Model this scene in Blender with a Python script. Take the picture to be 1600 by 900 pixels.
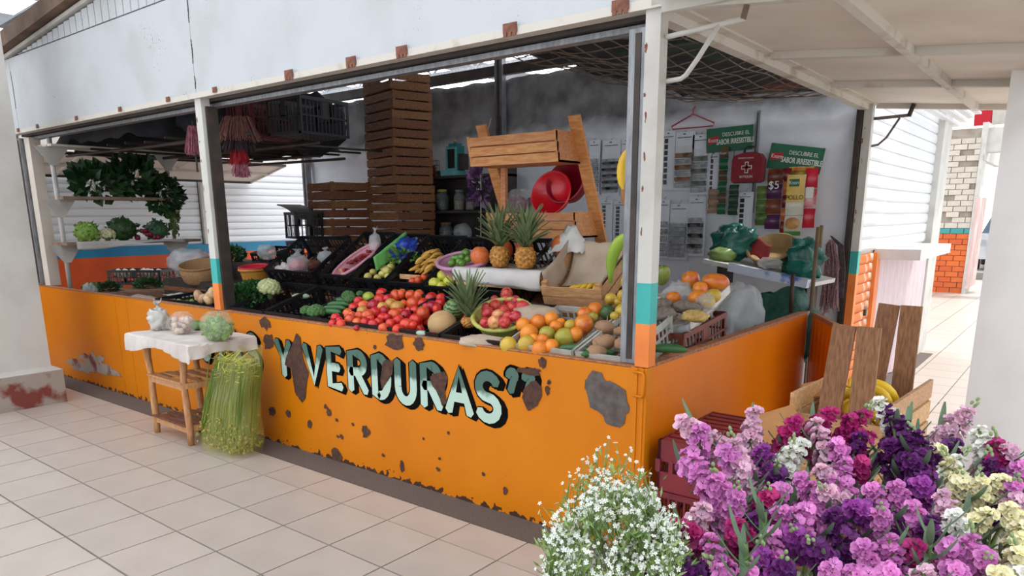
import bpy, bmesh, math, random
from mathutils import Vector, Matrix, Euler, noise
random.seed(7)
rnd = random.uniform
PI = math.pi
scene = bpy.context.scene
COL = scene.collection
for o in list(bpy.data.objects): bpy.data.objects.remove(o)

# ---------------------------------------------------------------- camera
FPX, PPY, YAW, PITCH, ROLL = 1131.8, 600.5, -.670, .228, -.006
CAM = Vector((1.492, -2.853, 1.583))
_f = Vector((math.sin(YAW)*math.cos(PITCH), math.cos(YAW)*math.cos(PITCH), -math.sin(PITCH)))
_r = Vector((math.cos(YAW), -math.sin(YAW), 0)); _u = _r.cross(_f)
RX = math.cos(ROLL)*_r + math.sin(ROLL)*_u
UX = -math.sin(ROLL)*_r + math.cos(ROLL)*_u
cam = bpy.data.cameras.new('camera'); camo = bpy.data.objects.new('camera', cam); COL.objects.link(camo)
cam.sensor_width = 36; cam.sensor_fit = 'HORIZONTAL'; cam.lens = FPX/1600*36; cam.shift_y = (PPY-450)/1600
cam.clip_start = .05; cam.clip_end = 200
m = Matrix((RX, UX, -_f)).transposed().to_4x4(); m.translation = CAM; camo.matrix_world = m
scene.camera = camo

# ---------------------------------------------------------------- world, light, exposure
w = bpy.data.worlds.new('world'); scene.world = w; w.use_nodes = True
bg = w.node_tree.nodes['Background']; bg.inputs[0].default_value = (.90, .95, 1, 1); bg.inputs[1].default_value = 1.3
sun = bpy.data.lights.new('sun', 'SUN'); sun.energy = 3.0; sun.angle = .05; sun.color = (1, .96, .9)
suno = bpy.data.objects.new('sun', sun); COL.objects.link(suno)
suno.rotation_euler = Vector((-.28, -.35, -.9)).to_track_quat('-Z', 'Y').to_euler()
SKYLIGHT = 2.6
vs = scene.view_settings; vs.view_transform = 'Standard'; vs.look = 'None'; vs.gamma = 1; vs.exposure = 0.36; vs.use_curve_mapping = False

# ---------------------------------------------------------------- measuring helpers (photograph pixel -> point on a given plane)
def ray(x, y): return RX*((x-800)/FPX) - UX*((y-PPY)/FPX) + _f
def at(x, y, X=None, Y=None, Z=None):
    d = ray(x, y)
    t = (X-CAM.x)/d.x if X is not None else (Y-CAM.y)/d.y if Y is not None else (Z-CAM.z)/d.z
    return CAM + d*t
def onslope(x, y, y0, z0, y1, z1):
    k = (z1-z0)/(y1-y0); d = ray(x, y)
    return CAM + d*((z0+k*(CAM.y-y0)-CAM.z)/(d.z-k*d.y))
def dep(x, y, d): return CAM + ray(x, y)*d
def pix(p):
    q = Vector(p)-CAM; z = q.dot(_f); return 800+FPX*q.dot(RX)/z, PPY-FPX*q.dot(UX)/z, z

# ---------------------------------------------------------------- materials
def lin(c):
    f = lambda v: v/12.92 if v <= .04045 else ((v+.055)/1.055)**2.4
    return tuple(f(v/255) for v in c)+(1,)
MATS = {}
def M(name, c1, c2=None, scale=8, rough=.6, metal=0, bump=0, stretch=(1,1,1), rand=0, alpha=1, lo=.35, hi=.65, emit=0, detail=4, coat=0, spec=.5, trans=0, bscale=None):
    if name in MATS: return MATS[name]
    mt = bpy.data.materials.new(name); mt.use_nodes = True; nt = mt.node_tree; N = nt.nodes; L = nt.links
    b = N['Principled BSDF']; b.inputs['Roughness'].default_value = rough; b.inputs['Metallic'].default_value = metal
    b.inputs['Specular IOR Level'].default_value = spec; b.inputs['Coat Weight'].default_value = coat; b.inputs['Alpha'].default_value = alpha
    b.inputs['Transmission Weight'].default_value = trans
    out = None
    tc = N.new('ShaderNodeTexCoord'); mp = N.new('ShaderNodeMapping'); mp.inputs['Scale'].default_value = stretch
    L.new(tc.outputs['Object'], mp.inputs[0])
    if c2 is not None:
        nz = N.new('ShaderNodeTexNoise'); nz.inputs['Scale'].default_value = scale; nz.inputs['Detail'].default_value = detail
        L.new(mp.outputs[0], nz.inputs[0])
        cr = N.new('ShaderNodeValToRGB'); cr.color_ramp.elements[0].position = lo; cr.color_ramp.elements[1].position = hi
        cr.color_ramp.elements[0].color = lin(c1); cr.color_ramp.elements[1].color = lin(c2)
        L.new(nz.outputs[0], cr.inputs[0]); out = cr.outputs[0]
    if rand:
        oi = N.new('ShaderNodeObjectInfo'); hs = N.new('ShaderNodeHueSaturation')
        mr = N.new('ShaderNodeMapRange'); mr.inputs[3].default_value = 1-rand; mr.inputs[4].default_value = 1+rand
        mh = N.new('ShaderNodeMapRange'); mh.inputs[3].default_value = .5-rand*.05; mh.inputs[4].default_value = .5+rand*.05
        L.new(oi.outputs['Random'], mr.inputs[0]); L.new(mr.outputs[0], hs.inputs['Value'])
        L.new(oi.outputs['Random'], mh.inputs[0]); L.new(mh.outputs[0], hs.inputs['Hue'])
        hs.inputs['Color'].default_value = lin(c1)
        if out: L.new(out, hs.inputs['Color'])
        out = hs.outputs[0]
    if out: L.new(out, b.inputs['Base Color'])
    else: b.inputs['Base Color'].default_value = lin(c1)
    if emit:
        b.inputs['Emission Strength'].default_value = emit
        if out: L.new(out, b.inputs['Emission Color'])
        else: b.inputs['Emission Color'].default_value = lin(c1)
    if bump:
        nb = N.new('ShaderNodeTexNoise'); nb.inputs['Scale'].default_value = bscale or scale*3; nb.inputs['Detail'].default_value = 5
        L.new(mp.outputs[0], nb.inputs[0]); bm = N.new('ShaderNodeBump'); bm.inputs['Strength'].default_value = bump; bm.inputs['Distance'].default_value = .02
        L.new(nb.outputs[0], bm.inputs['Height']); L.new(bm.outputs[0], b.inputs['Normal'])
    MATS[name] = mt; return mt

WOOD = M('wood_pale', (208,164,118), (178,130,86), 14, .6, stretch=(1,6,6), rand=.12, bump=.15)
WOODR = M('wood_rack', (214,150,92), (190,120,66), 10, .5, stretch=(1.2,7,7), rand=.1, bump=.1)
WOODD = M('wood_dark', (140,92,56), (98,60,36), 16, .75, stretch=(1,5,5), rand=.2, bump=.2)
WOODB = M('wood_board', (150,105,72), (118,78,52), 18, .7, stretch=(6,6,1), rand=.12, bump=.2)
TABW = M('wood_table', (202,152,104), (176,120,76), 12, .55, stretch=(5,5,1), rand=.08, bump=.1)
BLK = M('black_plastic', (14,14,17), (24,25,29), 6, .42, rand=.15)
GRYP = M('grey_plastic', (186,186,178), (160,160,152), 8, .5, rand=.05)
REDP = M('maroon_plastic', (128,32,44), (104,24,36), 6, .4, rand=.1)
BRNP = M('brown_plastic', (124,62,48), (100,46,38), 6, .45)
WHT = M('white_paint', (202,200,194), (176,172,164), 5, .55, lo=.45, hi=.8, bump=.05)
PANELW = M('fascia_white', (190,194,198), (172,174,172), 2.2, .5, lo=.45, hi=.85, bump=.04, bscale=30)
CREAM = M('awning_cream', (222,214,202), (204,194,180), 2.5, .6, lo=.4, hi=.8, rand=.03)
RIBM = M('awning_rib', (204,198,188), (160,140,120), 7, .6, lo=.55, hi=.8)
GALV = M('galvanised', (120,122,126), (150,152,155), 14, .45, metal=.5, stretch=(3,3,.6))
DARKM = M('dark_steel', (52,48,46), (74,62,54), 9, .55, metal=.3)
RUST = M('rust', (92,58,44), (64,44,38), 30, .9, bump=.3)
RUSTG = M('bare_primer', (104,96,92), (84,74,70), 22, .85, bump=.2)
RUSTH = M('rust_hinge', (138,88,66), (100,62,50), 40, .8)
TEAL = M('teal_paint', (60,176,170), (44,150,148), 6, .5, lo=.4, hi=.8)
ORP = M('orange_post_paint', (240,138,62), (226,120,48), 6, .5)
ORWALL = M('orange_far_wall', (214,84,26), (196,72,22), 3, .5)
TEALB = M('blue_far_band', (30,124,160), (24,108,146), 3, .5)
PLASTER = M('rough_plaster', (232,236,243), (212,216,224), 2.0, .85, lo=.35, hi=.75, bump=.5, bscale=6)
CONC = M('pillar_paint', (196,194,188), (172,168,160), 2.2, .75, lo=.4, hi=.75, bump=.12, bscale=20)
CONCB = M('pedestal_worn', (156,146,136), (120,58,50), 5, .9, lo=.5, hi=.62, bump=.4)
CONCLIT = M('pillar_white_lit', (240,238,236), (226,222,220), 2.2, .7, lo=.4, hi=.75, bump=.1, bscale=20)  # whiter copy of the pillar paint, light from the right put into the colour
STRIP = M('pebble_strip', (112,100,94), (84,74,70), 160, .9, bump=.5, bscale=160)
TILE = M('floor_tile', (184,174,164), (170,159,149), 2.5, .32, rand=.025, lo=.35, hi=.75)
GROUT = M('grout', (92,84,77), (76,68,62), 30, .9)
PAPER = M('white_paper', (214,212,208), (196,192,188), 5, .7, bump=.25, bscale=9)
KRAFT = M('kraft_paper', (190,172,152), (170,150,130), 6, .8, bump=.2, bscale=12)
CARDB = M('cardboard', (184,132,82), (166,114,68), 8, .8)
CLEAR = M('clear_film', (226,230,232), None, rough=.12, alpha=.16, coat=.3)
MILKY = M('milky_film', (222,226,228), (200,206,210), 12, .35, alpha=.34, bump=.12, bscale=12)
GLASS = M('jar_glass', (150,160,160), None, rough=.08, alpha=.35)
STEMG = M('stem_green', (120,142,84), (92,116,62), 20, .6)

# ---------------------------------------------------------------- mesh helpers
def rotm(rx=0, ry=0, rz=0): return Euler((rx, ry, rz)).to_matrix()
class MB:
    def __init__(s): s.v = []; s.f = []
    def add(s, v, f):
        n = len(s.v); s.v += [tuple(p) for p in v]; s.f += [tuple(i+n for i in q) for q in f]; return s
    def box(s, c, d, r=None):
        c = Vector(c); v = []
        for z in (-.5,.5):
            for x, y in ((-.5,-.5),(.5,-.5),(.5,.5),(-.5,.5)):
                p = Vector((x*d[0], y*d[1], z*d[2]))
                if r is not None: p = r @ p
                v.append(c+p)
        return s.add(v, [(3,2,1,0),(4,5,6,7),(0,1,5,4),(1,2,6,5),(2,3,7,6),(3,0,4,7)])
    def bb(s, x0, x1, y0, y1, z0, z1): return s.box(((x0+x1)/2,(y0+y1)/2,(z0+z1)/2), (x1-x0,y1-y0,z1-z0))
    def bar(s, a, b, wx, wy, up=(0,0,1)):
        a = Vector(a); b = Vector(b); d = (b-a); L = d.length; d.normalize(); u = Vector(up)
        if abs(d.dot(u)) > .99: u = Vector((0,1,0))
        sx = d.cross(u).normalized(); sy = sx.cross(d).normalized()
        v = []
        for p in (a, b):
            for i, j in ((-1,-1),(1,-1),(1,1),(-1,1)): v.append(p+sx*(i*wx/2)+sy*(j*wy/2))
        return s.add(v, [(0,1,2,3),(7,6,5,4),(0,4,5,1),(1,5,6,2),(2,6,7,3),(3,7,4,0)])
    def tube(s, pts, r, n=8, cap=True):
        pts = [Vector(p) for p in pts]; rs = r if isinstance(r, (list, tuple)) else [r]*len(pts)
        v = []; f = []; a = None
        for i, p in enumerate(pts):
            d = (pts[min(i+1,len(pts)-1)]-pts[max(i-1,0)]).normalized()
            a = (a-d*a.dot(d)).normalized() if a is not None else d.orthogonal().normalized()
            b = d.cross(a)
            for k in range(n):
                t = 2*PI*k/n; v.append(p+(a*math.cos(t)+b*math.sin(t))*rs[i])
        for i in range(len(pts)-1):
            for k in range(n): f.append((i*n+k, i*n+(k+1)%n, (i+1)*n+(k+1)%n, (i+1)*n+k))
        if cap: f.append(tuple(range(n))[::-1]); f.append(tuple(range((len(pts)-1)*n, len(pts)*n)))
        return s.add(v, f)
    def lathe(s, prof, n=20, c=(0,0,0), fn=None, cap=True):
        v = []; f = []; c = Vector(c)
        for i, (r, z) in enumerate(prof):
            for k in range(n):
                t = 2*PI*k/n; p = Vector((r*math.cos(t), r*math.sin(t), z))
                if fn: p = fn(p, t, i)
                v.append(c+p)
        for i in range(len(prof)-1):
            for k in range(n): f.append((i*n+k, i*n+(k+1)%n, (i+1)*n+(k+1)%n, (i+1)*n+k))
        if cap: f.append(tuple(range(n))[::-1]); f.append(tuple(range((len(prof)-1)*n, len(prof)*n)))
        return s.add(v, f)
    def ball(s, c, r, n=14, m=9, sc=(1,1,1), lump=0, ls=3, seed=0, rot=None):
        prof = [(max(math.sin(PI*i/m), .02), -math.cos(PI*i/m)) for i in range(m+1)]
        def fn(p, t, i):
            k = 1+lump*noise.noise(p*ls+Vector((seed*7.3, seed*3.1, 0)))
            q = Vector((p.x*sc[0], p.y*sc[1], p.z*sc[2]))*(r*k)
            return rot @ q if rot else q
        return s.lathe(prof, n, c, fn)
    def poly(s, pts, n, th):           # flat outline pts (3D), extruded by th along n
        n = Vector(n)*th; k = len(pts); a = [Vector(p) for p in pts]; b = [p+n for p in a]
        return s.add(a+b, [tuple(range(k))[::-1], tuple(range(k, 2*k))]+[(i,(i+1)%k,k+(i+1)%k,k+i) for i in range(k)])
    def grid(s, fn, nu, nv, th=0):
        v = [fn(i/nu, j/nv) for j in range(nv+1) for i in range(nu+1)]
        f = [(j*(nu+1)+i, j*(nu+1)+i+1, (j+1)*(nu+1)+i+1, (j+1)*(nu+1)+i) for j in range(nv) for i in range(nu)]
        return s.add(v, f)
    def mesh(s, name, mat, smooth=False):
        me = bpy.data.meshes.new(name); me.from_pydata(s.v, [], s.f); me.materials.append(mat)
        if smooth: me.polygons.foreach_set('use_smooth', [True]*len(me.polygons))
        me.update(); return me
    def build(s, name, mat, parent=None, smooth=False, loc=None, stuff=False):
        return put(name, s.mesh(name, mat, smooth), parent, loc, stuff=stuff)
def put(name, me, parent=None, loc=None, rot=None, scale=None, stuff=False):
    o = bpy.data.objects.new(name, me); COL.objects.link(o)
    if parent is not None: o.parent = parent
    if loc is not None: o.location = loc
    if rot is not None: o.rotation_euler = rot
    if scale is not None: o.scale = scale if isinstance(scale, (tuple, list)) else (scale,)*3
    if stuff: o['kind'] = 'stuff'
    return o
def tag(o, label, cat, group=None):
    o['label'] = label; o['category'] = cat
    if group: o['group'] = group
    return o
def thing(name, label, cat, loc=(0,0,0), rot=(0,0,0), group=None):
    o = bpy.data.objects.new(name, None); o.empty_display_size = .1; COL.objects.link(o); o.location = loc; o.rotation_euler = rot
    return tag(o, label, cat, group)
def struct(name, parent_empty=True):
    o = bpy.data.objects.new(name, None); COL.objects.link(o); o['kind'] = 'structure'; return o
def solid(o, th, off=0):
    md = o.modifiers.new('thick', 'SOLIDIFY'); md.thickness = th; md.offset = off; return o
def textmesh(body, size, mat, name='lettering', bold=.0, sx=1):
    cu = bpy.data.curves.new(name, 'FONT'); cu.body = body; cu.size = size; cu.align_x = 'CENTER'; cu.align_y = 'CENTER'; cu.extrude = .0006; cu.offset = bold
    to = bpy.data.objects.new('tmp_text', cu); COL.objects.link(to)
    me = bpy.data.meshes.new_from_object(to.evaluated_get(bpy.context.evaluated_depsgraph_get()))
    bpy.data.objects.remove(to); bpy.data.curves.remove(cu)
    me.name = name; me.materials.clear(); me.materials.append(mat)
    for v in me.vertices: v.co.x *= sx
    return me
# ================================================================ SETTING
def custom_orange(name, c1, c2, wear=.05):
    mt = M(name, c1, c2, 1.6, .42, spec=.3, lo=.3, hi=.75, bump=.03, bscale=25); nt = mt.node_tree; N = nt.nodes; L = nt.links
    b = N['Principled BSDF']; src = b.inputs['Base Color'].links[0].from_socket
    tc = N.new('ShaderNodeTexCoord'); sx = N.new('ShaderNodeSeparateXYZ'); L.new(tc.outputs['Object'], sx.inputs[0])
    nz = N.new('ShaderNodeTexNoise'); nz.inputs['Scale'].default_value = 22; nz.inputs['Detail'].default_value = 6; L.new(tc.outputs['Object'], nz.inputs[0])
    ma = N.new('ShaderNodeMath'); ma.operation = 'MULTIPLY_ADD'; ma.inputs[1].default_value = -.22; ma.inputs[2].default_value = .11+wear*.5; L.new(nz.outputs[0], ma.inputs[0])
    lt = N.new('ShaderNodeMath'); lt.operation = 'LESS_THAN'; L.new(sx.outputs[2], lt.inputs[0]); L.new(ma.outputs[0], lt.inputs[1])
    nz2 = N.new('ShaderNodeTexNoise'); nz2.inputs['Scale'].default_value = 45; nz2.inputs['Detail'].default_value = 3; L.new(tc.outputs['Object'], nz2.inputs[0])
    gt = N.new('ShaderNodeMath'); gt.operation = 'GREATER_THAN'; gt.inputs[1].default_value = .745; L.new(nz2.outputs[0], gt.inputs[0])
    mx = N.new('ShaderNodeMath'); mx.operation = 'MAXIMUM'; L.new(lt.outputs[0], mx.inputs[0]); L.new(gt.outputs[0], mx.inputs[1])
    mix = N.new('ShaderNodeMixRGB'); L.new(mx.outputs[0], mix.inputs[0]); L.new(src, mix.inputs[1]); mix.inputs[2].default_value = lin((72,48,36))
    L.new(mix.outputs[0], b.inputs['Base Color']); return mt
ORANGE = custom_orange('orange_sheet', (216,127,4), (204,113,3))
ORANGER = custom_orange('orange_sheet_side', (226,122,5), (212,108,4))

# ---- floor: slab with grout colour, real tiles where they can be told apart, tiled material beyond
floor = struct('floor'); TS = .38; TX0 = -2.791; TY0 = -.447
gm = M('floor_far', (206,196,186), None, rough=.35); N = gm.node_tree.nodes; L = gm.node_tree.links
br = N.new('ShaderNodeTexBrick'); br.offset = 0; br.inputs['Color1'].default_value = lin((182,172,162)); br.inputs['Color2'].default_value = lin((174,164,154)); br.inputs['Mortar'].default_value = lin((92,84,77))
br.inputs['Scale'].default_value = 1; br.inputs['Brick Width'].default_value = TS; br.inputs['Row Height'].default_value = TS; br.inputs['Mortar Size'].default_value = .0045
tc = N.new('ShaderNodeTexCoord'); mp = N.new('ShaderNodeMapping'); mp.inputs['Location'].default_value = (-TX0, -TY0, 0)
L.new(tc.outputs['Object'], mp.inputs[0]); L.new(mp.outputs[0], br.inputs[0]); L.new(br.outputs[0], N['Principled BSDF'].inputs['Base Color'])
tiles = []
tb = MB().box((0,0,-.004), (TS-.0095, TS-.0095, .008)).mesh('tile', TILE)
tcut = MB().box((0,0,-.004), (TS-.008, .237, .008)).mesh('tile_cut', TILE)
n = 0; cand = []
for i in range(-20, 16):
    for j in range(-26, 14):
        x = TX0+(i+.5)*TS; y = TY0+(j+.5)*TS
        if j >= 0 and x < .2: continue
        if x < -6.3 and y > -1: continue
        u, v, z = pix((x, y, 0))
        if z < .5 or not(-90 < u < 1690 and 0 < v < 1000): continue
        if x > .2 and y > 4.1: continue
        cand.append((z, x, y))
cand.sort(); print('TILES', len(cand)); cand = cand[:300]
for z, x, y in cand: put('tile', tb, floor, (x, y, .008))
for i in range(-14, 8):
    x = TX0+(i+.5)*TS
    if pix((x, -.3, 0))[1] < 950: put('tile', tcut, floor, (x, TY0+.12, .008))
zf = max(c[0] for c in cand)
MB().bb(-16, 6, -9, 13, -.06, 0).build('screed', gm, floor)
MB().bb(-16, 6, 13, 40, -.06, .004).build('far_paving', gm, floor); MB().bb(.2, 6, TY0+12*TS, 13, 0, .007).build('far_paving', gm, floor); MB().bb(-7.9, .2, 6.6, 13, 0, .007).build('far_paving', gm, floor)
MB().bb(-16, -7.9, -9, 13, 0, .006).build('far_paving', gm, floor)
MB().bb(-7.2, .0, -.205, 0, 0, .012).build('kerb_strip', STRIP, floor)
MB().bb(0, .2, -.205, 6.6, 0, .012).build('kerb_strip', STRIP, floor)

# ---- hall roof with translucent sheets
SKYM = M('translucent_sheet', (244,248,255), None, rough=.5, emit=SKYLIGHT)
ROOFM = M('roof_sheet', (150,155,162), (130,135,142), 3, .6)
ceil = struct('ceiling')
for k in range(18):
    x0 = -16+k*1.2; lit = k % 2 == 0
    MB().bb(x0, x0+1.18, -9, 3.6, 5.0, 5.03).build('roof_sheet', SKYM if lit else ROOFM, ceil)
    if x0 < -.5: MB().bb(x0, x0+1.18, 3.64, 30, 5.0, 5.03).build('roof_sheet', SKYM if k % 4 else ROOFM, ceil)
for y in (-6, -2.5, 1, 4.5, 9):
    mb = MB(); xe = 5 if y < 4 else -.6
    mb.bar((-16,y,4.9), (xe,y,4.9), .06, .06); mb.bar((-16,y,4.5), (xe,y,4.5), .06, .06)
    k = -16.
    while k < xe-1.2:
        mb.bar((k,y,4.5), (k+.6,y,4.9), .03, .03); mb.bar((k+.6,y,4.9), (k+1.2,y,4.5), .03, .03); k += 1.2
    mb.build('roof_truss', GALV, ceil)

# ---- front counter wall
wf = struct('wall_front'); HT = .918
s1 = at(178,461,Y=0).x; s2 = at(196,464,Y=0).x
cuts = [-7.05, s1, s2, -3.55, -.075]
for a, b in zip(cuts, cuts[1:]):
    MB().bb(a+.003, b-.003, 0, .02, .012, HT-.004).build('panel', ORANGE, wf)
MB().bb(-7.05, -.02, .0, .05, HT-.006, HT+.004).build('top_lip', M('worn_lip', (190,120,70), (120,90,76), 40, .7), wf)
MB().bb(-7.05, 0, .021, .05, .01, HT-.01).build('frame_back', DARKM, wf)
MB().bb(-.075, .005, -.008, .05, .012, HT).build('corner_trim', ORANGE, wf)
MB().bb(-.055,-.04,-.014,0,.012,HT).bb(-.02,-.008,-.014,0,.012,HT).build('corner_bead', ORANGE, wf)
mb = MB(); cx, cz = -.03, .84
mb.tube([(cx-.028,-.02,cz-.05),(cx+.02,-.024,cz-.05),(cx+.028,-.024,cz-.04),(cx+.028,-.024,cz+.05),(cx+.02,-.024,cz+.06),(cx-.028,-.02,cz+.06)], .006)
mb.build('hasp_loop', ORANGE, wf, True)

def blob(cx, cz, rx, rz, seed, k=18, jag=.28):
    pts = []
    for i in range(k):
        t = 2*PI*i/k; q = 1+jag*noise.noise(Vector((math.cos(t)*1.7+seed*5.1, math.sin(t)*1.7+seed*2.3, seed)))*2
        q *= rnd(.93, 1.07); pts.append((cx+rx*q*math.cos(t), cz+rz*q*math.sin(t)))
    return pts
def rough_(pts):
    out = []
    for (a, b), (c, d) in zip(pts, pts[1:]+pts[:1]):
        L_ = math.hypot(c-a, d-b); n = max(1, int(L_/.006))
        for i in range(n):
            f = i/n; q = 1 if n == 1 else .003
            out.append((a+(c-a)*f+rnd(-.0022,.0022), b+(d-b)*f+rnd(-.0022,.0022)))
    return out
def decal(name, pts, mat, y, parent=wf, th=.0012):
    pts = rough_(pts); return MB().poly([(x, y, z) for x, z in pts], (0,-1,0), th).build(name, mat, parent)
def Wz(zx, zy): p = at(380+zx/2.5, 490+zy/2.5, Y=0); return p.x, p.z
def pxpoly(l): return [Wz(*q) for q in l]
# lettering, painted in strokes: black backing, then letters that go from dark green above to mint below
LETM = M('letter_paint', (190,214,200), None, rough=.5); N = LETM.node_tree.nodes; L = LETM.node_tree.links
tc = N.new('ShaderNodeTexCoord'); sx = N.new('ShaderNodeSeparateXYZ'); nz = N.new('ShaderNodeTexNoise'); nz.inputs['Scale'].default_value = 18
L.new(tc.outputs['Object'], sx.inputs[0]); L.new(tc.outputs['Object'], nz.inputs[0])
ad = N.new('ShaderNodeMath'); ad.operation = 'MULTIPLY_ADD'; ad.inputs[1].default_value = .10; L.new(nz.outputs[0], ad.inputs[0]); L.new(sx.outputs[2], ad.inputs[2])
cr = N.new('ShaderNodeValToRGB'); cr.color_ramp.elements[0].position = .695; cr.color_ramp.elements[0].color = lin((182,208,194)); cr.color_ramp.elements[1].position = .735; cr.color_ramp.elements[1].color = lin((72,104,92))
L.new(ad.outputs[0], cr.inputs[0]); L.new(cr.outputs[0], N['Principled BSDF'].inputs['Base Color'])
INK = M('letter_black', (10,9,9), (18,15,13), 20, .8, spec=.05)
def stroke(mb, pts, wd, y, th=.001):
    pts = [Vector((p[0], 0, p[1])) for p in pts]; Lp = []; Rp = []
    for i, p in enumerate(pts):
        d = (pts[min(i+1,len(pts)-1)]-pts[max(i-1,0)]).normalized(); nrm = Vector((-d.z, 0, d.x))
        k = 1.0
        Lp.append(p+nrm*wd/2*k); Rp.append(p-nrm*wd/2*k)
    d0 = (pts[1]-pts[0]).normalized()*wd*.3; d1 = (pts[-1]-pts[-2]).normalized()*wd*.3
    out = [pts[0]-d0]+Lp+[pts[-1]+d1]+Rp[::-1]
    n = len(pts); off = Vector((0, y, 0))
    V = [p+off for p in Lp+Rp+[pts[0]-d0, pts[-1]+d1]]; F = [(i, i+1, n+i+1, n+i) for i in range(n-1)]+[(2*n, 0, n), (n-1, 2*n+1, 2*n-1)]
    V2 = [v+Vector((0,-th,0)) for v in V]; m_ = len(V)
    mb.add(V2, [tuple(q) for q in F])
def arc(cx, cy, rx, ry, a0, a1, k=10): return [(cx+rx*math.cos(math.radians(a0+(a1-a0)*i/k)), cy+ry*math.sin(math.radians(a0+(a1-a0)*i/k))) for i in range(k+1)]
GL = {'V': [[(0,1),(.5,0),(1,1)]], 'Y': [[(0,1),(.5,.45),(1,1)],[(.5,.5),(.5,0)]], 'E': [[(.95,1),(.05,1),(.05,0),(.95,0)],[(.05,.52),(.8,.52)]],
 'R': [[(.05,0),(.05,1),(.55,1)]+arc(.55,.76,.38,.24,90,-90)+[(.05,.5)],[(.45,.5),(1,0)]], 'D': [[(.3,0),(.05,0),(.05,1),(.4,1)]+arc(.4,.5,.55,.5,90,-90)+[(.3,0)]],
 'U': [[(.05,1),(.05,.35)]+arc(.5,.35,.45,.35,180,360)+[(.95,1)]], 'A': [[(0,0),(.5,1),(1,0)],[(.25,.36),(.75,.36)]],
 'S': [arc(.5,.75,.44,.25,20,270)+arc(.5,.25,.46,.25,90,-160)], 'F': [[(.95,1),(.05,1),(.05,0)],[(.05,.52),(.8,.52)]], 'T': [[(0,1),(1,1)],[(.5,1),(.5,0)]]}
def letter(ch, x0, x1, z0, z1, wd=.056):
    def tr(p): return (x0+wd/2+(x1-x0-wd)*p[0], z0+wd/2+(z1-z0-wd)*p[1])
    b = MB(); l = MB()
    for gi, g in enumerate(GL[ch]):
        q = [tr(p) for p in g]
        for dx, dz, wk, yy in ((.034,-.012,1.3,-.0004),(0.016,-.006,1.4,-.0008),(0.002,0,1.42,-.0012)): stroke(b, [(x+dx, z+dz) for x, z in q], wd*wk, yy-gi*.0001)
        stroke(l, q, wd, -.0026-gi*.0003)
    o = l.build('letter', LETM, wf); b.build('letter_shadow', INK, o)
xs = [(-2.545,-2.32),(-2.30,-2.115),(-2.09,-1.885),(-1.865,-1.675),(-1.66,-1.46),(-1.445,-1.255),(-1.245,-1.03),(-1.03,-.83)]
for ch, (a, b) in zip('VERDURAS', xs): letter(ch, a, b, .50, .79)
letter('Y', -2.86, -2.66, .50, .79)
for k, ch in enumerate('FRUTAS'): letter(ch, -4.30+k*.215, -4.12+k*.215, .50, .79)
for cx in (-.765, -.66, -4.52, -4.42):
    b = MB(); l = MB(); q = arc(cx, .785, .022, .022, 200, -60, 8)+[(cx-.01, .70)]
    stroke(b, [(x+.02, z-.008) for x, z in q], .082, -.0006); stroke(b, q, .074, -.0010); stroke(l, q, .044, -.003)
    o = l.build('quote_mark', LETM, wf); b.build('letter_shadow', INK, o)
# bare patches where the paint is gone
P = [(210,75),(190,130),(170,170),(165,200),(190,215),(200,280),(205,310),(232,348),(245,330),(250,270),(258,230),(240,190),(232,150),(225,90)]
decal('rust_patch', pxpoly(P), RUST, -.0042)
decal('rust_patch', pxpoly([(1128,262),(1098,296),(1092,330),(1115,380),(1150,360),(1168,320),(1166,285),(1148,262)]), RUST, -.0042)
decal('bare_patch', pxpoly([(1365,222),(1338,260),(1336,290),(1350,330),(1355,365),(1385,380),(1405,395),(1420,430),(1470,445),(1490,430),(1495,395),(1515,375),(1500,345),(1495,300),(1465,280),(1440,265),(1415,262),(1400,230)]), RUSTG, -.0030)
for i, (x, y, a, b) in enumerate([(595,110,34,30),(690,120,18,24),(115,382,14,14),(178,391,9,13),(262,432,8,14),(336,386,9,14),(480,461,13,22),(367,555,18,30),(622,597,7,20),(763,608,6,6),(940,627,5,7),(1025,692,8,14),(1170,192,13,17),(85,38,20,22),(323,362,5,8),(367,415,5,5),(385,480,6,7),(371,480,4,5),(548,553,5,5),(802,465,4,5),(768,566,4,4),(705,488,3,4),(430,432,4,4),(100,110,20,30),(1196,268,6,9),(1190,300,8,20),(1120,225,50,14),(515,130,5,8)]):
    c = Wz(x, y); e = Wz(x+a, y); g = Wz(x, y-b)
    decal('rust_patch', blob(c[0], c[1], abs(e[0]-c[0])+.002, abs(g[1]-c[1])+.002, i+1, 14), RUST, -.0036 if i else -.0036)
decal('rust_patch', pxpoly([(548,190),(560,178),(590,185),(585,235),(568,262),(545,295),(538,260)]), RUST, -.0045)
decal('rust_patch', pxpoly([(732,245),(755,232),(790,225),(800,250),(790,310),(797,350),(780,362),(765,310),(740,280)]), RUST, -.0045)
for i, (x, y, a, b) in enumerate([(-640,205,50,16),(-590,180,36,26),(-575,215,50,14),(-530,215,34,18),(-505,232,30,8),(-620,172,20,10),(-555,178,14,16)]):
    c = Wz(x, y); e = Wz(x+a, y); g = Wz(x, y-b); decal('bare_patch', blob(c[0], max(c[1], .02+abs(g[1]-c[1])), abs(e[0]-c[0]), abs(g[1]-c[1]), i+40, 22, .5), CONCB, -.003-.0002*i)

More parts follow.
